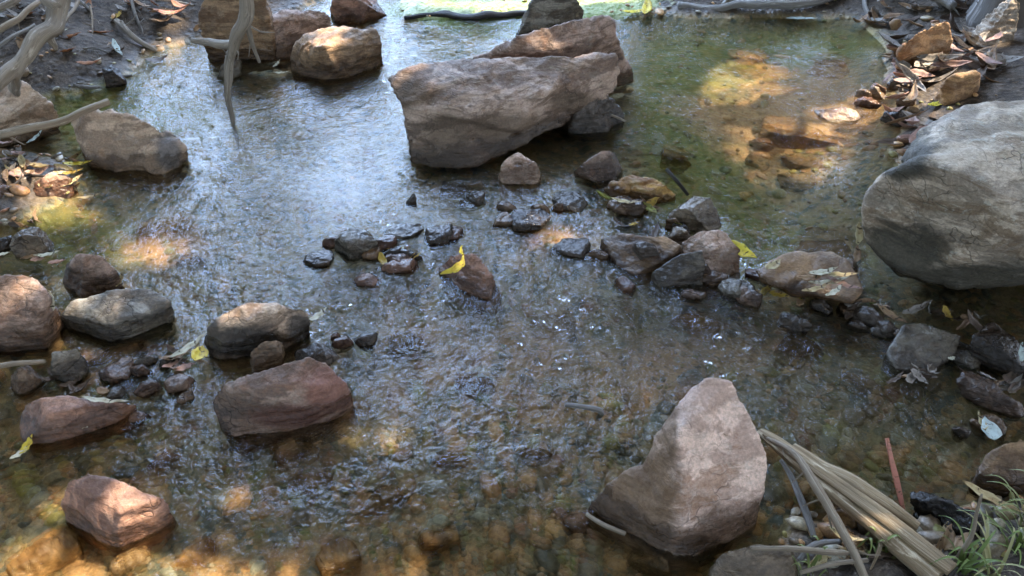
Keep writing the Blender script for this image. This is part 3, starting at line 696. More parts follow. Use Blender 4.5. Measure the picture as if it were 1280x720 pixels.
stick('hanging_root', 'bare grey root hanging from the top edge and dipping into the water', 'root', 'root',
      [(318, -40, .62, .023), (309, 0, .52, .024), (301, 38, .40, .022), (288, 58, .33, .019), (285, 92, .2, .015), (286, 125, .09, .012), (292, 152, 0, .009), (300, 190, -.09, .007)],
      [(294, 54, .34, .018), (268, 54, .33, .015), (240, 50, .32, .009)], [(304, 20, .45, .011), (313, 48, .36, .009), (324, 78, .25, .006)], twigs=6)
# more roots and fallen sticks of the upper left bank
RT = [('thin pale root running along the very top of the left bank', 'root', [(100, 2, .05, .008), (150, 8, .07, .009), (195, 12, .06, .009), (245, 20, .05, .006)]),
      ('grey stick crossing the left bank towards the tan block', 'greytwig', [(62, -5, .10, .008), (90, 8, .07, .009), (118, 22, .03, .006)]),
      ('thick grey root in the upper left corner', 'root', [(-20, 38, .05, .016), (15, 22, .06, .018), (48, 6, .08, .016), (70, -12, .1, .016)]),
      ('brownish root below the thick corner root', 'twig', [(-20, 58, .03, .012), (14, 42, .04, .013), (40, 28, .05, .012), (58, 12, .05, .01)]),
      ('thin dark root lowest on the left edge of the upper bank', 'greytwig', [(-10, 74, .02, .008), (16, 56, .03, .009), (46, 40, .03, .007)]),
      ('slender twig dangling down the mud of the left bank', 'twig', [(116, 18, .04, .005), (118, 32, .03, .004), (117, 46, .01, .003)]),
      ('brown twig slanting across the mud left of the dark stone', 'twig', [(80, 42, .03, .006), (96, 26, .05, .007), (106, 10, .06, .006)]),
      ('grey stick standing upright near the orange leaves at the top left', 'greytwig', [(168, 6, .08, .008), (172, 26, .05, .008), (180, 46, .01, .006)]),
      ('curved root end reaching down to the water beside the charcoal shade', 'root', [(150, 40, .05, .012), (162, 50, .05, .014), (178, 60, .03, .013), (196, 66, .01, .008)]),
      ('pale stick lying on the mud at the waterline of the left bank', 'greytwig', [(94, 112, .02, .006), (112, 116, .02, .008), (128, 114, .015, .006)]),
      ('stick floating off the left bank mud', 'greytwig', [(128, 106, .01, .004), (146, 99, .012, .005), (166, 97, .01, .004)]),
      ('thin root in the litter at the top left corner', 'twig', [(-5, 8, .06, .007), (20, 2, .08, .008), (44, -8, .08, .007)]),
      ('thin grey root sagging over the mud bank', 'greytwig', [(100, 70, .015, .004), (116, 65, .02, .004), (138, 70, .015, .003)])]
for lb, mt, c_ in RT: gstick('root' if 'root' in lb else 'stick', lb, 'root' if 'root' in lb else 'stick', mt, c_, group='roots and sticks on the upper left bank', twigs=4)
stick('driftwood_branch', 'pale bare branch lying over the left shore rocks', 'branch', 'twig',
      [(-40, 172, .13, .014), (30, 160, .15, .015), (80, 148, .17, .014), (112, 136, .19, .012), (137, 127, .19, .012)], twigs=3)
stick('stick', 'long pale stick at the left edge beside the round grey stone', 'stick', 'twig', [(-20, 460, .05, .006), (20, 456, .06, .007), (56, 452, .055, .005)])
# top and right bank wood
gstick('driftwood_log', 'long grey brown log lying along the far waterline at top right', 'log', 'greytwig', [(846, 14, .02, .02), (905, 16, .03, .022), (975, 15, .04, .024), (1040, 8, .05, .022), (1082, 0, .06, .02)])
gstick('driftwood_branch', 'grey forked branch leaning down the right bank at the top', 'branch', 'greytwig', [(1075, -18, .10, .024), (1110, -2, .10, .026), (1150, 12, .08, .026), (1186, 22, .05, .02)], [(1120, 2, .1, .016), (1140, -4, .14, .014), (1160, -14, .2, .012)], twigs=6)
gstick('stick', 'thin pale stick above the grey forked branch at top right', 'stick', 'twig', [(1175, 2, .08, .006), (1220, -4, .1, .007), (1262, 0, .1, .006)])
gstick('stick', 'short dark stick over the shadowed far bank', 'stick', 'greytwig', [(1078, 0, .05, .012), (1080, 16, .03, .012), (1090, 30, .01, .008)])
gstick('stick', 'dark log end along the foot of the far mossy bank', 'stick', 'darkwood', [(505, 22, .0, .012), (545, 22, .01, .022), (590, 24, .01, .024), (640, 20, .01, .02), (668, 18, .01, .012)])
stick('stick', 'pale curved twig under the right end of the midstream slab', 'twig', 'twig', [(728, 146, .02, .004), (750, 141, .04, .005), (768, 146, .03, .005), (782, 152, .01, .004)])
stick('stick', 'short black twig sticking up beside the leaf dam', 'twig', 'darkwood', [(832, 212, .06, .006), (846, 226, .04, .007), (860, 244, .0, .006)])
stick('stick', 'small dark twig poking out of the riffle', 'twig', 'greytwig', [(706, 506, .012, .005), (728, 509, .014, .006), (752, 514, .008, .008), (748, 524, -.02, .006)])
stick('stick', 'pale twig awash at the left of the upright pink rock', 'twig', 'twig', [(733, 642, .008, .004), (756, 656, .01, .005), (782, 668, .008, .005)])
# lower right corner
o = tube_obj('split_timber', [[(P(950, 540, .02), .012), (P(985, 565, .05), .022), (P(1050, 616, .07), .031), (P(1110, 662, .075), .037), (P(1180, 720, .08), .040)],
     [(P(956, 542, .04), .008), (P(1000, 572, .07), .013), (P(1060, 615, .088), .016), (P(1120, 659, .095), .017), (P(1190, 712, .10), .017)]], 'timber', n=16, sides=24, flat=.55, lump=.16, seed=5, wander=.06,
     prof=[.92/max(abs(math.cos(k*math.pi/12+.3)), abs(math.sin(k*math.pi/12+.3)))**.75*(.86 if k in (5, 14) else 1) for k in range(24)], twigs=3)
tag(o, 'split weathered timber pole running into the lower right corner', 'timber')
c0 = P(1185, 716, .08); d0 = (P(1185, 716, .08)-P(1110, 656, .08)).normalized()
V, F, G = tube_data([(c0-d0*.006, .026), (c0+d0*.006, .026), (c0+d0*.009, .02)], n=3, sides=12, lump=.25, seed=3, flat=.8)
me = mesh_from('rotten_core', [v-o.location for v in V], F); a = me.attributes.new('grain', 'FLOAT_VECTOR', 'POINT'); a.data.foreach_set('vector', [x for g_ in G for x in g_])
link_mesh('rotten_core', me, M['darkwood'], o)
stick('stick', 'second split pole lying behind the weathered timber', 'timber', 'timber', [(992, 560, .04, .014), (1045, 590, .06, .02), (1100, 628, .07, .02), (1142, 655, .06, .014)], flat=.6)
stick('stick', 'pale bent twig lying over the weathered timber', 'twig', 'twig', [(960, 548, .07, .004), (992, 566, .10, .007), (1020, 606, .115, .009), (1044, 648, .10, .009), (1066, 692, .08, .008), (1082, 724, .06, .007)], twigs=6)
stick('stick', 'dark thin twig left of the pale bent twig', 'twig', 'greytwig', [(976, 575, .05, .004), (992, 602, .05, .007), (1010, 645, .05, .008), (1018, 672, .05, .005)])
stick('stick', 'pale straight twig along the bottom edge right of the blue grey rock', 'twig', 'twig', [(938, 686, .10, .004), (985, 686, .10, .005), (1035, 690, .09, .006), (1062, 692, .08, .004)])
stick('stick', 'thin reddish twig near the bottom edge below the straight twig', 'twig', 'twig', [(1000, 716, .07, .004), (1040, 706, .08, .005), (1085, 700, .07, .004)])
stick('stick', 'short pale stick crossing under the bent twig', 'twig', 'greytwig', [(1000, 700, .06, .005), (1018, 680, .08, .006), (1050, 676, .08, .004)])
blob('black_lump', 'short black wet lump in the lower right corner', 'jet', (1134, 618, 1228, 672), .075, z0=.0, seed=71, cat='log', amp=2.4, pw=3.0)  # rough near-black lump
stick('dry_stem', 'bent dry grass stem arching up from the lower right corner', 'stem', 'twig', [(1190, 706, .05, .004), (1214, 672, .13, .004), (1222, 640, .2, .003), (1228, 618, .24, .002)])
# strip of red bark standing in the water
def strip(name, label, cat, mat, path, widths, twist=0, th=.0016):
    V, F = [], []; n = len(path)
    for i, (p, w) in enumerate(zip(path, widths)):
        t = (path[min(i+1, n-1)]-path[max(i-1, 0)]).normalized(); s = t.cross(Vector((0, 1, .3))).normalized(); nn = s.cross(t)
        s = Matrix.Rotation(twist*i, 3, t)@s; nn = Matrix.Rotation(twist*i, 3, t)@nn
        for a, h_ in ((-1, -1), (0, .9), (1, -1)): V.append(p+s*a*w+nn*h_*w*.3)
    for i in range(n-1):
        for k in range(2): F.append((i*3+k, i*3+k+1, i*3+k+4, i*3+k+3))
    base = Vector(V[-1]); base.z = min(v.z for v in V)
    o = link_mesh(name, mesh_from(name, [v-base for v in V], F), mat); o.location = base
    md = o.modifiers.new('thick', 'SOLIDIFY'); md.thickness = th; md.offset = 0
    return tag(o, label, cat)

# ------------------------------------------------------------------ leaves
def leaf_mat(name, c1, c2, rough=.55, tl=.25):
    m = N(name); tc = m.n('TexCoord').outputs['Object']; oi = m.n('ObjectInfo')
    n1 = m.noise(tc, 45, 4, .65); n2 = m.noise(m.mapping(tc, (12, 120, 1)), 3, 3)
    f = m.math('ADD', m.ss(n1, .4, .65), m.math('MULTIPLY', m.math('SUBTRACT', oi.outputs['Random'], .5), .7))
    col = m.mix(f, c1, c2); col = m.mix(m.ss(n2, .55, .7), col, tuple(x*.6 for x in c2)); col = m.mix(m.ss(m.noise(tc, 95, 4), .62, .68), col, (.06, .04, .025))
    p = m.principled(col, rough, m.bump(n2, .4, .002), .35); t = m.n('BsdfTranslucent'); m.l(col, t.inputs[0])
    x = m.n('MixShader'); x.inputs[0].default_value = tl; m.l(p.outputs[0], x.inputs[1]); m.l(t.outputs[0], x.inputs[2]); m.l(x.outputs[0], m.out.inputs[0])
    return m.m
LM = {'yellow': leaf_mat('leaf_yellow', (.74, .60, .07), (.60, .42, .06)), 'straw': leaf_mat('leaf_straw', (.50, .40, .21), (.40, .27, .13)), 'cream': leaf_mat('leaf_cream', (.62, .58, .44), (.50, .44, .30)),
      'tan': leaf_mat('leaf_tan', (.36, .23, .13), (.26, .15, .085)), 'rust': leaf_mat('leaf_rust', (.40, .17, .07), (.27, .10, .045)), 'pinkish': leaf_mat('leaf_pinkish', (.42, .27, .22), (.33, .19, .15)),
      'grey': leaf_mat('leaf_grey', (.34, .30, .26), (.24, .20, .17)), 'pale': leaf_mat('leaf_pale', (.52, .60, .56), (.44, .50, .46)), 'olive': leaf_mat('leaf_olive', (.26, .26, .06), (.20, .16, .05)), 'dark': leaf_mat('leaf_dark', (.12, .08, .055), (.08, .05, .035)),
      'red': leaf_mat('leaf_red', (.46, .17, .12), (.34, .15, .09)), 'ochre': leaf_mat('leaf_ochre', (.50, .33, .06), (.38, .22, .05))}
def leaf_mesh(name, L, w, curl, fold, bend, mat, n=12):
    V, F = [], []
    for i in range(n+1):
        t = i/n; x = (t-.5)*L
        ww = w*(math.sin(math.pi*min(1, t*1.02)**.8)**.9 if 0 < t < 1 else 0)+.0006
        zc = curl*L*(4*(t-.5)**2); yc = bend*L*(t*t-t)*2 + .0015*math.sin(t*17)
        for k in (-1, -.5, 0, .5, 1): V.append((x, yc+k*ww, zc+abs(k)*ww*fold+.0012*math.sin(t*23+k*3)))
    for i in range(n):
        for k in range(4): F.append((i*5+k, i*5+k+1, i*5+k+6, i*5+k+5))
    me = mesh_from(name, V, F); me.materials.append(LM[mat]); return me
def leaf(label, mat, px, py, L, w, head, z=None, tilt=0., roll=0., curl=.1, fold=.35, bend=.1, group=None, name='fallen_leaf', cat='leaf', dz=.006):
    me = leaf_mesh(name, L, w/2, curl, fold, bend, mat)
    o = link_mesh(name, me, None); o.location = P(px, py, z) if z is not None else PG(px, py, dz)
    o.rotation_euler = (R(roll), R(tilt), R(head))
    md = o.modifiers.new('thick', 'SOLIDIFY'); md.thickness = .0005
    return tag(o, label, cat, group)
# head: 0 = left-right in the picture, 90 = away from the viewer
leaf('bright yellow pointed leaf standing right of the pink stone in the cluster', 'yellow', 929, 312, .105, .036, -52, z=.05, tilt=0, roll=38, curl=.03)
leaf('curled yellow leaf draped over the reddish tilted stone', 'yellow', 566, 326, .10, .022, 52, z=.075, tilt=-8, roll=25, curl=-.18, bend=.5)
leaf('small yellow leaf tip looped on the tilted reddish stone', 'yellow', 575, 316, .045, .014, 100, z=.085, roll=40, curl=.3)
leaf('long cream leaf leaning on the dark rounded rock', 'cream', 237, 432, .11, .02, 44, z=.03, tilt=-12, curl=.05)
leaf('crumpled yellow leaf under the long cream leaf at the dark rounded rock', 'yellow', 248, 444, .075, .04, 95, z=.03, tilt=12, roll=20, curl=.1, fold=.6)
leaf('small cream leaf right of the dark rounded rock', 'cream', 398, 394, .06, .018, 48, z=.06, tilt=-10)
leaf('thin grey leaf behind the dark rounded rock', 'grey', 392, 372, .07, .012, 25, z=.05)
leaf('pale cream leaf standing against the flat slate stone', 'cream', 66, 376, .06, .022, -60, z=.11, tilt=30, roll=30)
leaf('small yellow green leaf at the near end of the brick like stone', 'yellow', 34, 556, .05, .02, 75, z=.01, tilt=-20)
leaf('whitish leaf scrap below the brick like stone', 'cream', 26, 566, .05, .014, 60, z=.006)
leaf('long white leaf lying along the top of the brick like stone', 'cream', 132, 499, .12, .012, -6, z=.065, curl=.02)
leaf('tiny white leaf chip in front of the brick like stone', 'cream', 104, 533, .03, .012, -15, z=.012)
leaf('pale leaf floating below the olive grey pebble', 'cream', 60, 318, .075, .016, 22, z=.006)
leaf('small cream leaf at the left edge above the purple brown rock', 'cream', 4, 318, .04, .016, 20, z=.01)
leaf('cream leaf on the shallow water below the left litter', 'straw', 112, 246, .075, .014, 25, z=.006)
leaf('tan leaf beside the pyramid shaped stone', 'straw', 150, 350, .045, .014, 75, z=.02, tilt=-30)
leaf('round pale blue leaf floating at the right side', 'pale', 1236, 536, .072, .042, 82, z=.012, curl=.03, fold=.12)
leaf('thin yellowish leaf beside the round pale blue leaf', 'straw', 1226, 528, .06, .016, 80, z=.01)
leaf('long dry willow leaf hanging above the grass at lower right', 'straw', 1240, 622, .12, .022, -32, z=.11, tilt=8, curl=.04)
leaf('white floating leaf sliver in the far dark water at top right', 'pale', 1002, 23, .16, .03, 0, z=.006, curl=.01)
leaf('small straw leaf floating on the dark pool in shade of the boulder', 'ochre', 1184, 392, .05, .022, -70, z=.012, tilt=25)
leaf('tiny cream leaf chip on the edge of the dark slate slab', 'cream', 1189, 448, .022, .012, 20, z=.01)
leaf('pale leaf at the right edge beside the dark brown flat rock', 'pale', 1276, 440, .05, .018, 80, z=.06, tilt=-40)
leaf('straw leaf plastered under the ochre orange stone', 'straw', 782, 252, .10, .018, -12, z=.03)
leaf('small dry leaf hanging at the left edge of the boulder', 'straw', 1072, 292, .07, .02, 82, z=.12, tilt=-40)
leaf('brown leaf curled under the dry leaf at the boulder edge', 'tan', 1070, 318, .06, .022, 75, z=.06, tilt=-30)
leaf('white blue leaf hanging from the left bank root', 'pale', 152, 74, .10, .024, -50, tilt=30, dz=.05)
leaf('light leaf dangling over the left bank mud', 'cream', 64, 55, .10, .024, 80, tilt=-40, dz=.05)
leaf('cream leaf on the mud right of the dangling leaf', 'cream', 78, 45, .07, .016, 40, dz=.02)
leaf('small white leaf fleck on the dark mud bank', 'cream', 85, 66, .035, .016, 80, dz=.012)
leaf('bright yellow leaf on top of the litter at the left shore', 'yellow', 102, 214, .10, .026, 12, dz=.03)
leaf('yellowish leaf below the bright yellow leaf of the litter', 'ochre', 92, 222, .08, .022, 25, dz=.02)
leaf('pale blue leaf sticking up from the left shore litter', 'pale', 52, 186, .08, .018, 50, dz=.05, tilt=-25)
leaf('yellow green leaf between branch and left shore litter', 'yellow', 64, 162, .05, .022, 80, dz=.05, tilt=-30)
leaf('yellow leaf caught in the far mossy bank', 'yellow', 806, 14, .20, .05, 80, dz=.02, tilt=-10)
leaf('second yellow leaf lying on the far mossy bank', 'yellow', 792, 20, .14, .04, 20, dz=.02)
leaf('yellow leaf in the wet sand beside the sunlit stones', 'yellow', 1168, 134, .10, .03, 30, dz=.012)
leaf('orange brown leaf heap top at the foot of the tan block', 'rust', 218, 30, .16, .05, 15, dz=.05, curl=.2)
leaf('rust leaf below the tan block', 'rust', 232, 24, .12, .04, -20, dz=.06, curl=.25)
leaf('dark brown leaf tucked left of the tan block', 'tan', 206, 34, .12, .045, 40, dz=.03, curl=.2)
leaf('orange leaf fleck at the top of the mud bank', 'ochre', 152, 29, .05, .03, 60, dz=.04, tilt=-30)
leaf('white leaf at the waterline left of the orange brown rock', 'cream', 352, 91, .07, .014, 12, z=.006)
leaf('pale leaf above the white leaf near the orange brown rock', 'cream', 346, 80, .05, .014, 60, z=.02, tilt=-20)
leaf('leaf with a pale rim on the sand at the ledge rock', 'straw', 966, 332, .07, .03, 40, z=.10)
# dry leaves piled on the ledge rock
for i, (x, y, h_, l_, w_, mt, lb) in enumerate([(1035, 352, 12, .12, .018, 'cream', 'longest cream willow leaf on the ledge rock'), (1020, 360, 24, .10, .016, 'straw', 'straw willow leaf at the front of the ledge rock'),
        (1048, 343, -4, .10, .02, 'straw', 'straw leaf at the back of the ledge rock pile'), (1028, 340, 18, .09, .022, 'cream', 'cream leaf at the back left of the ledge rock pile'),
        (1056, 356, -30, .09, .02, 'pinkish', 'pinkish leaf over the right end of the ledge rock'), (1042, 364, 40, .08, .014, 'cream', 'short cream leaf hanging over the front of the ledge rock'), (1012, 347, 5, .08, .02, 'tan', 'tan leaf at the left of the ledge rock pile')]):
    leaf('' + lb, mt, x, y, l_, w_, h_, z=.122+.007*(i % 4), curl=.08, group='dry leaves piled on the ledge rock')
# litter heaps: leaves nothing tells apart share a label with their heap
def heap(n, label, group, spots, mats, Ls=(.06, .11), ws=(.018, .035), up=.03, seed=1):
    rg = random.Random(seed)
    for i in range(n):
        x, y, rx, ry = rg.choice(spots); mt, word = rg.choice(mats)
        leaf(label % word, mt, int(x+rg.gauss(0, .5)*rx), int(y+rg.gauss(0, .5)*ry), rg.uniform(*Ls), rg.uniform(*ws), rg.uniform(-70, 70), tilt=rg.gauss(0, 16), roll=rg.gauss(0, 22), curl=rg.uniform(.02, .28), fold=rg.uniform(.2, .8), bend=rg.uniform(-.2, .2),
             group=group, dz=.006+rg.random()**2*up)
heap(46, 'small %s dry leaf in the litter heap on the left shore', 'leaf litter on the left shore', [(50, 218, 50, 22), (20, 205, 30, 20), (75, 232, 30, 16)], [('pinkish', 'pinkish'), ('tan', 'tan'), ('grey', 'greyish'), ('straw', 'straw coloured')], Ls=(.05, .10), seed=3)
heap(78, '%s dead leaf in the litter between the sunlit stones of the right bank', 'leaf litter on the right bank', [(1170, 80, 36, 18), (1150, 92, 26, 14), (1205, 62, 30, 22), (1235, 90, 25, 25), (1120, 70, 18, 28), (1140, 170, 26, 26), (1132, 120, 16, 20)], [('pinkish', 'pinkish'), ('tan', 'tan brown'), ('grey', 'greyish'), ('dark', 'dark brown')], Ls=(.10, .2), ws=(.03, .055), up=.06, seed=4)
heap(34, '%s fallen leaf among the sticks at the top right corner', 'leaf litter at the top right corner', [(1130, 22, 40, 14), (1200, 14, 40, 14), (1090, 30, 20, 10)], [('dark', 'dark brown'), ('grey', 'greyish'), ('tan', 'tan')], Ls=(.1, .18), ws=(.025, .05), up=.05, seed=5)
heap(44, '%s dead leaf among the roots of the upper left bank', 'leaf litter among the roots', [(40, 30, 50, 22), (130, 30, 60, 22), (110, 66, 60, 26), (190, 18, 40, 14)], [('dark', 'dark brown'), ('grey', 'greyish'), ('tan', 'tan'), ('rust', 'rust')], Ls=(.05, .13), ws=(.015, .04), up=.03, seed=6)
heap(22, '%s dead leaf on the mud under the lower right twigs', 'leaf litter in the lower right corner', [(1040, 690, 50, 22), (1110, 700, 50, 20), (1200, 690, 40, 24)], [('dark', 'dark brown'), ('tan', 'tan'), ('straw', 'straw coloured')], Ls=(.04, .08), ws=(.012, .025), up=.02, seed=7)
# sunken and stranded leaves in the dam and the bed
heap(14, '%s wet leaf caught in the stone dam of the midstream cluster', 'wet leaves in the stone dam', [(800, 262, 50, 14), (880, 275, 30, 16), (500, 320, 30, 10)], [('ochre', 'ochre'), ('tan', 'tan'), ('olive', 'olive')], Ls=(.06, .1), ws=(.02, .03), up=.02, seed=8)
heap(34, '%s soaked leaf stranded among the dark stones below the grey boulder', 'soaked leaves below the boulder', [(1110, 395, 40, 14), (1190, 400, 60, 16), (1240, 480, 40, 30), (1150, 480, 50, 16), (1060, 385, 30, 10)], [('dark', 'dark brown'), ('tan', 'tan'), ('grey', 'greyish')], Ls=(.05, .1), ws=(.014, .03), up=.015, seed=18)
heap(26, '%s leaf stranded between the stones along the left edge', 'leaves between the left edge stones', [(60, 330, 60, 16), (90, 480, 60, 20), (30, 280, 40, 14), (230, 455, 40, 14)], [('dark', 'dark brown'), ('tan', 'tan'), ('pinkish', 'pinkish')], Ls=(.04, .08), ws=(.012, .024), up=.012, seed=19)
heap(22, '%s sodden leaf snagged around the midstream cluster', 'sodden leaves round the midstream cluster', [(870, 345, 60, 14), (790, 280, 50, 14), (980, 372, 40, 12)], [('dark', 'dark brown'), ('ochre', 'ochre'), ('tan', 'tan')], Ls=(.05, .09), ws=(.014, .026), up=.012, seed=20)
strip('bark_strip', 'narrow strip of red bark standing in the water by the timber', 'bark strip', LM['red'], [P(1132, 652, .03), P(1126, 625, .07), P(1120, 600, .10), P(1113, 575, .13), P(1108, 548, .16)], [.003, .005, .007, .008, .009], .3)

# grass at the lower right corner
gm_ = N('grass_blade'); tcg = gm_.n('ObjectInfo'); gm_.principled(gm_.mix(tcg.outputs['Random'], (.10, .15, .03), (.30, .27, .12)), .5, None, .4); LM['grass'] = gm_.m
def blade(base, tip, sag, w):
    V, F = [], []; n = 9
    sd = (tip-base).cross(Vector((0, 0, 1))); sd = sd.normalized() if sd.length > 1e-4 else Vector((1, 0, 0))
    for i in range(n+1):
        t = i/n; p = base.lerp(tip, t)+Vector((0, 0, sag*4*t*(1-t))); ww = w*(1-t**1.6)+.0004
        V += [p-sd*ww, p+Vector((0, 0, -ww*.5)), p+sd*ww]
    for i in range(n):
        for k in range(2): F.append((i*3+k, i*3+k+1, i*3+k+4, i*3+k+3))
    return V, F
rg = random.Random(12)
def tuft(label, px, py, nb, spread, hh, lean, group='grass tufts in the lower right corner'):
    V, F = [], []; c_ = PG(px, py)
    for i in range(nb):
        a = rg.uniform(0, 6.28); b = Vector((rg.gauss(0, .012), rg.gauss(0, .012), 0)); L = rg.uniform(.5, 1)*spread
        t = b+Vector((math.cos(a)*L+lean[0], math.sin(a)*L+lean[1], rg.uniform(.25, 1)*hh))
        v, f = blade(b, t, rg.uniform(.01, .05), rg.uniform(.0018, .0036)); o_ = len(V); V += v; F += [tuple(x+o_ for x in q_) for q_ in f]
    o = link_mesh('grass_tuft', mesh_from('grass_tuft', V, F), LM['grass']); o.location = c_; tag(o, label, 'grass', group)
tuft('green grass tuft at the right edge spreading over the black lump', 1276, 690, 17, .13, .12, (-.02, 0))
tuft('green grass tuft at the bottom edge in the lower right corner', 1236, 718, 13, .12, .10, (-.01, .02))
tuft('sparse yellow green grass tuft at the end of the timber pole', 1202, 712, 18, .09, .07, (0, 0))
tuft('upright green grass tuft at the right edge beside the brown rock', 1284, 650, 18, .08, .13, (-.03, 0))
tuft('few short grass blades between the twigs at the bottom', 1012, 716, 8, .04, .06, (0, .02))
tuft('thin grass tuft growing left of the upright bark strip', 1090, 690, 7, .05, .05, (0, 0))

# ------------------------------------------------------------------ trees (over and round the stream)
# sunlit places in the picture (pixel x, y, half width, half height, height of the lit surface): the canopy has gaps above them
LIT = [(1035, 166, 66, 22), (945, 78, 66, 15), (1010, 106, 84, 15), (1066, 92, 44, 11), (975, 148, 50, 12), (1036, 172, 66, 19), (1075, 138, 30, 11), (900, 108, 28, 10), (1160, 48, 40, 24, .2), (1200, 108, 32, 20, .15), (1168, 134, 26, 14),
       (205, 292, 74, 20), (402, 54, 26, 14, .12), (510, 98, 34, 12, .24), (168, 640, 44, 30, .07), (330, 702, 140, 36), (55, 692, 60, 36), (560, 684, 80, 22), (670, 6, 170, 14), (840, 8, 30, 14), (1040, 350, 46, 16, .11),
       (930, 308, 20, 18, .05), (1255, 690, 60, 34, .05), (60, 225, 60, 24, .06), (1080, 640, 70, 30, .08), (1245, 20, 40, 24, .2), (568, 326, 20, 16, .07), (245, 436, 22, 18, .04), (220, 26, 30, 12, .1),
       (700, 280, 60, 12), (840, 300, 30, 14, .05), (395, 462, 26, 14, .13), (310, 384, 40, 9, .13), (150, 376, 36, 8, .08), (690, 50, 70, 9, .3), (30, 352, 24, 8, .17), (480, 520, 70, 16), (800, 470, 60, 14), (1010, 450, 50, 14)]
def foliage_mat(name, c1, c2):
    m = N(name); a = m.n('Attribute', attribute_name='tint').outputs['Fac']
    col = m.mix(a, c1, c2); d = m.principled(col, .5, None, .4); t = m.n('BsdfTranslucent'); m.l(m.mix(.5, col, (.2, .3, .05)), t.inputs[0])
    x = m.n('MixShader'); x.inputs[0].default_value = .35; m.l(d.outputs[0], x.inputs[1]); m.l(t.outputs[0], x.inputs[2]); m.l(x.outputs[0], m.out.inputs[0]); return m.m
FM = [foliage_mat('foliage_dark', (.035, .055, .018), (.08, .11, .03)), foliage_mat('foliage_light', (.07, .10, .03), (.14, .17, .06))]
def tree(label, base, r, clumps, nleaf, ls, fm, seed, holes=False, lean=(0, 0), trunk_pts=None):
    rn = np.random.default_rng(seed)
    root = bpy.data.objects.new('tree', None); COL.objects.link(root); root.location = base; tag(root, label, 'tree', 'trees standing round the stream')
    b = Vector(base); top = np.mean([c_[:3] for c_ in clumps], 0)
    fork = b.lerp(Vector(top), .5); fork.z = b.z+(top[2]-b.z)*.55
    ch_ = [[(b-Vector((0, 0, .3)), r*1.5), (b+Vector((0, 0, .05)), r*1.25), (b+Vector((0, 0, .4)), r), (b.lerp(fork, .5)+Vector((.05, .05, 0)), r*.85), (fork, r*.7), (b.lerp(Vector(top), .85), r*.35)]] if not trunk_pts else [trunk_pts]
    f0 = ch_[0][-2][0] if not trunk_pts else trunk_pts[-1][0]
    for c_ in clumps[::max(1, len(clumps)//9)]:
        e = Vector(c_[:3]); ch_.append([(f0, r*.45), (f0.lerp(e, .5)+Vector((0, 0, .15)), r*.28), (e, r*.1)])
    V, F, G = [], [], []
    for i, c_ in enumerate(ch_):
        v, f, g_ = tube_data(c_, n=8, sides=14 if i == 0 else 7, seed=seed+i, lump=.22, wander=.12); o_ = len(V); V += v; G += g_; F += [tuple(a+o_ for a in q_) for q_ in f]
    me = mesh_from('trunk', [v-b for v in V], F); a = me.attributes.new('grain', 'FLOAT_VECTOR', 'POINT'); a.data.foreach_set('vector', [x for g_ in G for x in g_])
    link_mesh('trunk', me, M['bark'], root)
    cl = np.array(clumps); wts = cl[:, 3]**2; k = rn.choice(len(cl), nleaf, p=wts/wts.sum())
    d = rn.normal(size=(nleaf, 3)); d /= np.linalg.norm(d, axis=1, keepdims=True)
    pos = cl[k, :3] + d*cl[k, 3:4]*(rn.random((nleaf, 1))**.45)*np.array([1, 1, .62])
    if holes:
        keep = np.ones(nleaf, bool)
        for L_ in LIT:
            cx, cy, rx, ry = L_[:4]; zp = L_[4] if len(L_) > 4 else 0.
            t = (pos[:, 2]-zp)/SUN.z; gx_, gy_ = pos[:, 0]-SUN.x*t, pos[:, 1]-SUN.y*t
            qx, qy = to_px(gx_, gy_, np.full(nleaf, zp)); keep &= ~((gy_ > .3) & (((qx-cx)/(rx+8))**2+((qy-cy)/(ry+6))**2 < 1))
        pos = pos[keep]; k = k[keep]
    n = len(pos)
    a = rn.normal(size=(n, 3)); a[:, 2] -= .5; a /= np.linalg.norm(a, axis=1, keepdims=True); b2 = np.cross(a, rn.normal(size=(n, 3))); b2 /= np.linalg.norm(b2, axis=1, keepdims=True)
    s = (ls*rn.uniform(.6, 1.25, n))[:, None]
    Vv = np.stack([pos-a*s, pos+b2*s*.42, pos+a*s, pos-b2*s*.42], 1).reshape(-1, 3)-np.array(base)
    fm_ = grid_mesh('crown', Vv, np.arange(4*n).reshape(-1, 4)); attr(fm_, 'tint', np.repeat(np.clip(rn.random(len(cl))[k]*.6+rn.random(n)*.4, 0, 1), 4))
    link_mesh('crown', fm_, FM[fm], root)
def clump_box(seed, n, lo, hi, r):
    rn = np.random.default_rng(seed); return [(*rn.uniform(lo, hi), rn.uniform(*r)) for _ in range(n)]
tb = Vector((2.33, 3.52, 0)); tb.z = zh(tb.x, tb.y)
tree('grey barked tree rising from the right bank behind the boulder', tuple(tb), .15, clump_box(1, 14, (1.3, 1.6, 3.4), (3.2, 4.2, 4.9), (.6, .9))+clump_box(21, 16, (3.2, 1.6, 3.4), (5.2, 6.0, 4.9), (.6, .9)), 16000, .12, 0, 1, True,
     trunk_pts=[(tb-Vector((0, 0, .3)), .24), (tb+Vector((0, 0, .02)), .2), (tb+Vector((.03, .05, .3)), .15), (tb+Vector((.12, .1, 1.2)), .14), (tb+Vector((.3, .2, 2.6)), .12), (tb+Vector((.4, .3, 3.8)), .08)])
tree('tree on the right bank outside the picture shading the lower stream', (4.6, 1.0, .5), .16, clump_box(2, 20, (1.3, -1.2, 3.2), (5.4, 2.6, 4.8), (.6, .9)), 12000, .12, 0, 2, True)
tree('dark tree beyond the far right bank', (4.2, 9.5, .7), .22, clump_box(3, 30, (1.6, 8, 1.8), (6.8, 11, 9.5), (.8, 1.3)), 9000, .2, 0, 3)
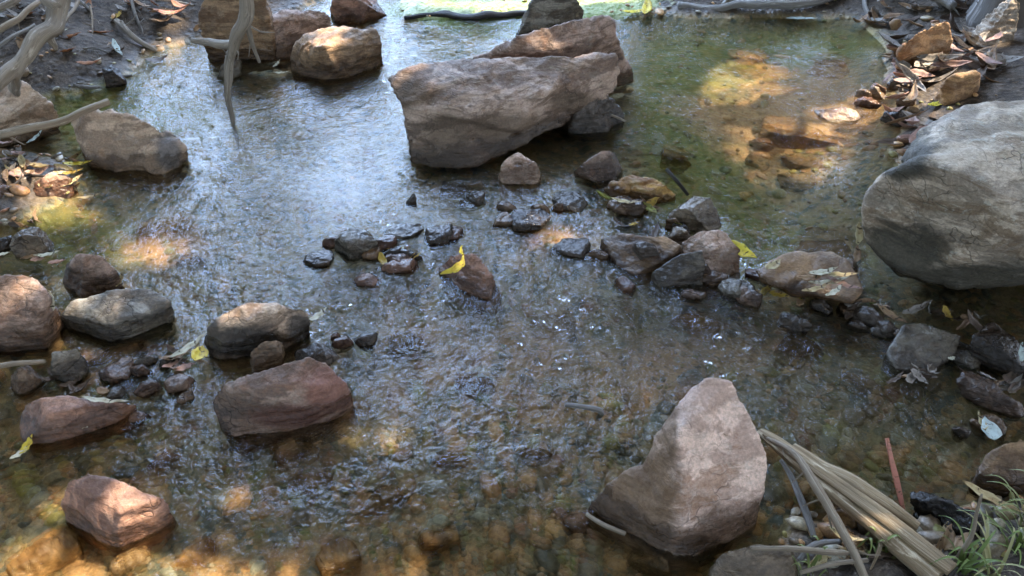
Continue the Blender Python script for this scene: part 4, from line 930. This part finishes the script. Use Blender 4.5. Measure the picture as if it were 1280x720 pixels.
tree('dark tree beyond the right bank above the sunlit pool', (1.9, 12.5, .6), .22, clump_box(4, 28, (1.3, 11, 1.6), (5.0, 14, 10), (.8, 1.3)), 8000, .22, 0, 4)
tree('bushy unseen tree added beyond the pool to fill a sky gap in its reflection', (4.4, 8.0, .6), .09, clump_box(13, 22, (2.7, 6.9, 1.3), (6.4, 9.2, 5.6), (.6, .9)), 8000, .15, 0, 13, True)  # unseen, added to close a bright sky gap reflected in the pool
tree('leafy tree on the right bank further downstream', (7.5, 6, .8), .22, clump_box(5, 26, (5.6, 4, 1.6), (9.5, 8, 6.5), (.8, 1.3)), 8000, .2, 1, 5)
tree('dark tree on the left bank above the roots', (-4.4, 6.5, .6), .2, clump_box(6, 30, (-8.2, 5, 1.6), (-4.6, 8.5, 8), (.8, 1.2)), 10000, .18, 0, 6)
tree('leafy tree on the left shore outside the picture', (-4.8, 1.8, .5), .18, clump_box(7, 20, (-6.2, -.2, 2.6), (-2.6, 4.2, 6.5), (.8, 1.2)), 8000, .16, 1, 7)
tree('pale green tree far up the stream', (-.6, 19, .8), .22, clump_box(8, 24, (-3.6, 17, 1.5), (1.8, 21, 7.2), (.9, 1.4)), 6000, .25, 1, 8)
tree('tall dark tree behind the left bank', (-9.5, 12, .9), .25, clump_box(9, 26, (-12, 10, 1.6), (-7.0, 14, 10), (1, 1.5)), 7000, .25, 0, 9)

tree('tall unseen tree added on the right bank to shade the left bank', (5.4, 5.4, .6), .2, clump_box(11, 26, (1.9, 3.2, 6.9), (5.8, 7.4, 8.8), (.7, 1.1)), 14000, .14, 0, 11, True)  # unseen, its high crown added to keep sun off the left bank
tree('slim unseen tree added on the left shore to block the sky over the near water', (-3.9, 3.2, .3), .13, clump_box(12, 26, (-3.2, 2.2, 4.5), (.8, 4.3, 5.6), (.55, .85))+clump_box(22, 14, (-3.0, 4.2, 4.5), (.2, 5.0, 5.3), (.5, .75)), 12500, .13, 1, 12, True)  # unseen, its crown added to keep sky reflection off the near water
tree('broad unseen tree added behind the viewer to cut the sky light', (-1.2, -3.2, .1), .2, clump_box(10, 44, (-5, -5, 2.9), (4.5, .9, 5.2), (.7, 1.1)), 14000, .16, 0, 10, True)  # unseen, added to cut skylight from behind and above the camera
# ------------------------------------------------------------------ light
w = bpy.data.worlds.new('World'); S.world = w; w.use_nodes = True; nt = w.node_tree
sky = nt.nodes.new('ShaderNodeTexSky'); sky.sky_type = 'NISHITA'; sky.sun_disc = False; sky.sun_elevation = SUN_EL; sky.sun_rotation = SUN_AZ; sky.air_density = 1.0; sky.dust_density = 2.5
def wn(t, **k):
    n_ = nt.nodes.new('ShaderNode'+t)
    for a_, b_ in k.items(): setattr(n_, a_, b_)
    return n_
tcw = wn('TexCoord'); cn = wn('TexNoise'); nt.links.new(tcw.outputs['Generated'], cn.inputs['Vector']); cn.inputs['Scale'].default_value = 3.6; cn.inputs['Detail'].default_value = 5; cn.inputs['Roughness'].default_value = .55
mr = wn('MapRange', interpolation_type='SMOOTHSTEP'); mr.inputs['From Min'].default_value = .47; mr.inputs['From Max'].default_value = .63
dt = wn('VectorMath', operation='DOT_PRODUCT'); nt.links.new(tcw.outputs['Generated'], dt.inputs[0]); dt.inputs[1].default_value = Vector((-.08, .82, .62)).normalized()
bk = wn('MapRange', interpolation_type='SMOOTHSTEP'); nt.links.new(dt.outputs['Value'], bk.inputs['Value'])
for k_, v_ in (('From Min', .55), ('From Max', .92), ('To Min', -.10), ('To Max', .10)): bk.inputs[k_].default_value = v_
ad = wn('Math', operation='ADD'); nt.links.new(cn.outputs['Fac'], ad.inputs[0]); nt.links.new(bk.outputs[0], ad.inputs[1]); nt.links.new(ad.outputs[0], mr.inputs['Value'])
mxw = wn('Mix', data_type='RGBA'); nt.links.new(mr.outputs[0], mxw.inputs[0]); nt.links.new(sky.outputs[0], mxw.inputs[6]); mxw.inputs[7].default_value = (18.5, 28.5, 49, 1)  # added cloud bank ahead, unseen, to brighten the water's sky reflection and front light
nt.links.new(mxw.outputs[2], nt.nodes['Background'].inputs['Color']); nt.nodes['Background'].inputs['Strength'].default_value = .12
ld = bpy.data.lights.new('sun', 'SUN'); ld.energy = 4.0; ld.angle = R(.53); ld.color = (1, .93, .82)
lo = bpy.data.objects.new('sun', ld); COL.objects.link(lo); lo.rotation_euler = SUN.to_track_quat('Z', 'Y').to_euler()
S.view_settings.view_transform = 'Standard'; S.view_settings.look = 'None'; S.view_settings.gamma = 1; S.view_settings.exposure = 2.28; S.view_settings.use_white_balance = True; S.view_settings.white_balance_temperature = 7500
S.cycles.use_denoising = True
S.cycles.max_bounces = 8; S.cycles.transparent_max_bounces = 16; S.cycles.sample_clamp_indirect = 4.0; S.cycles.blur_glossy = .3
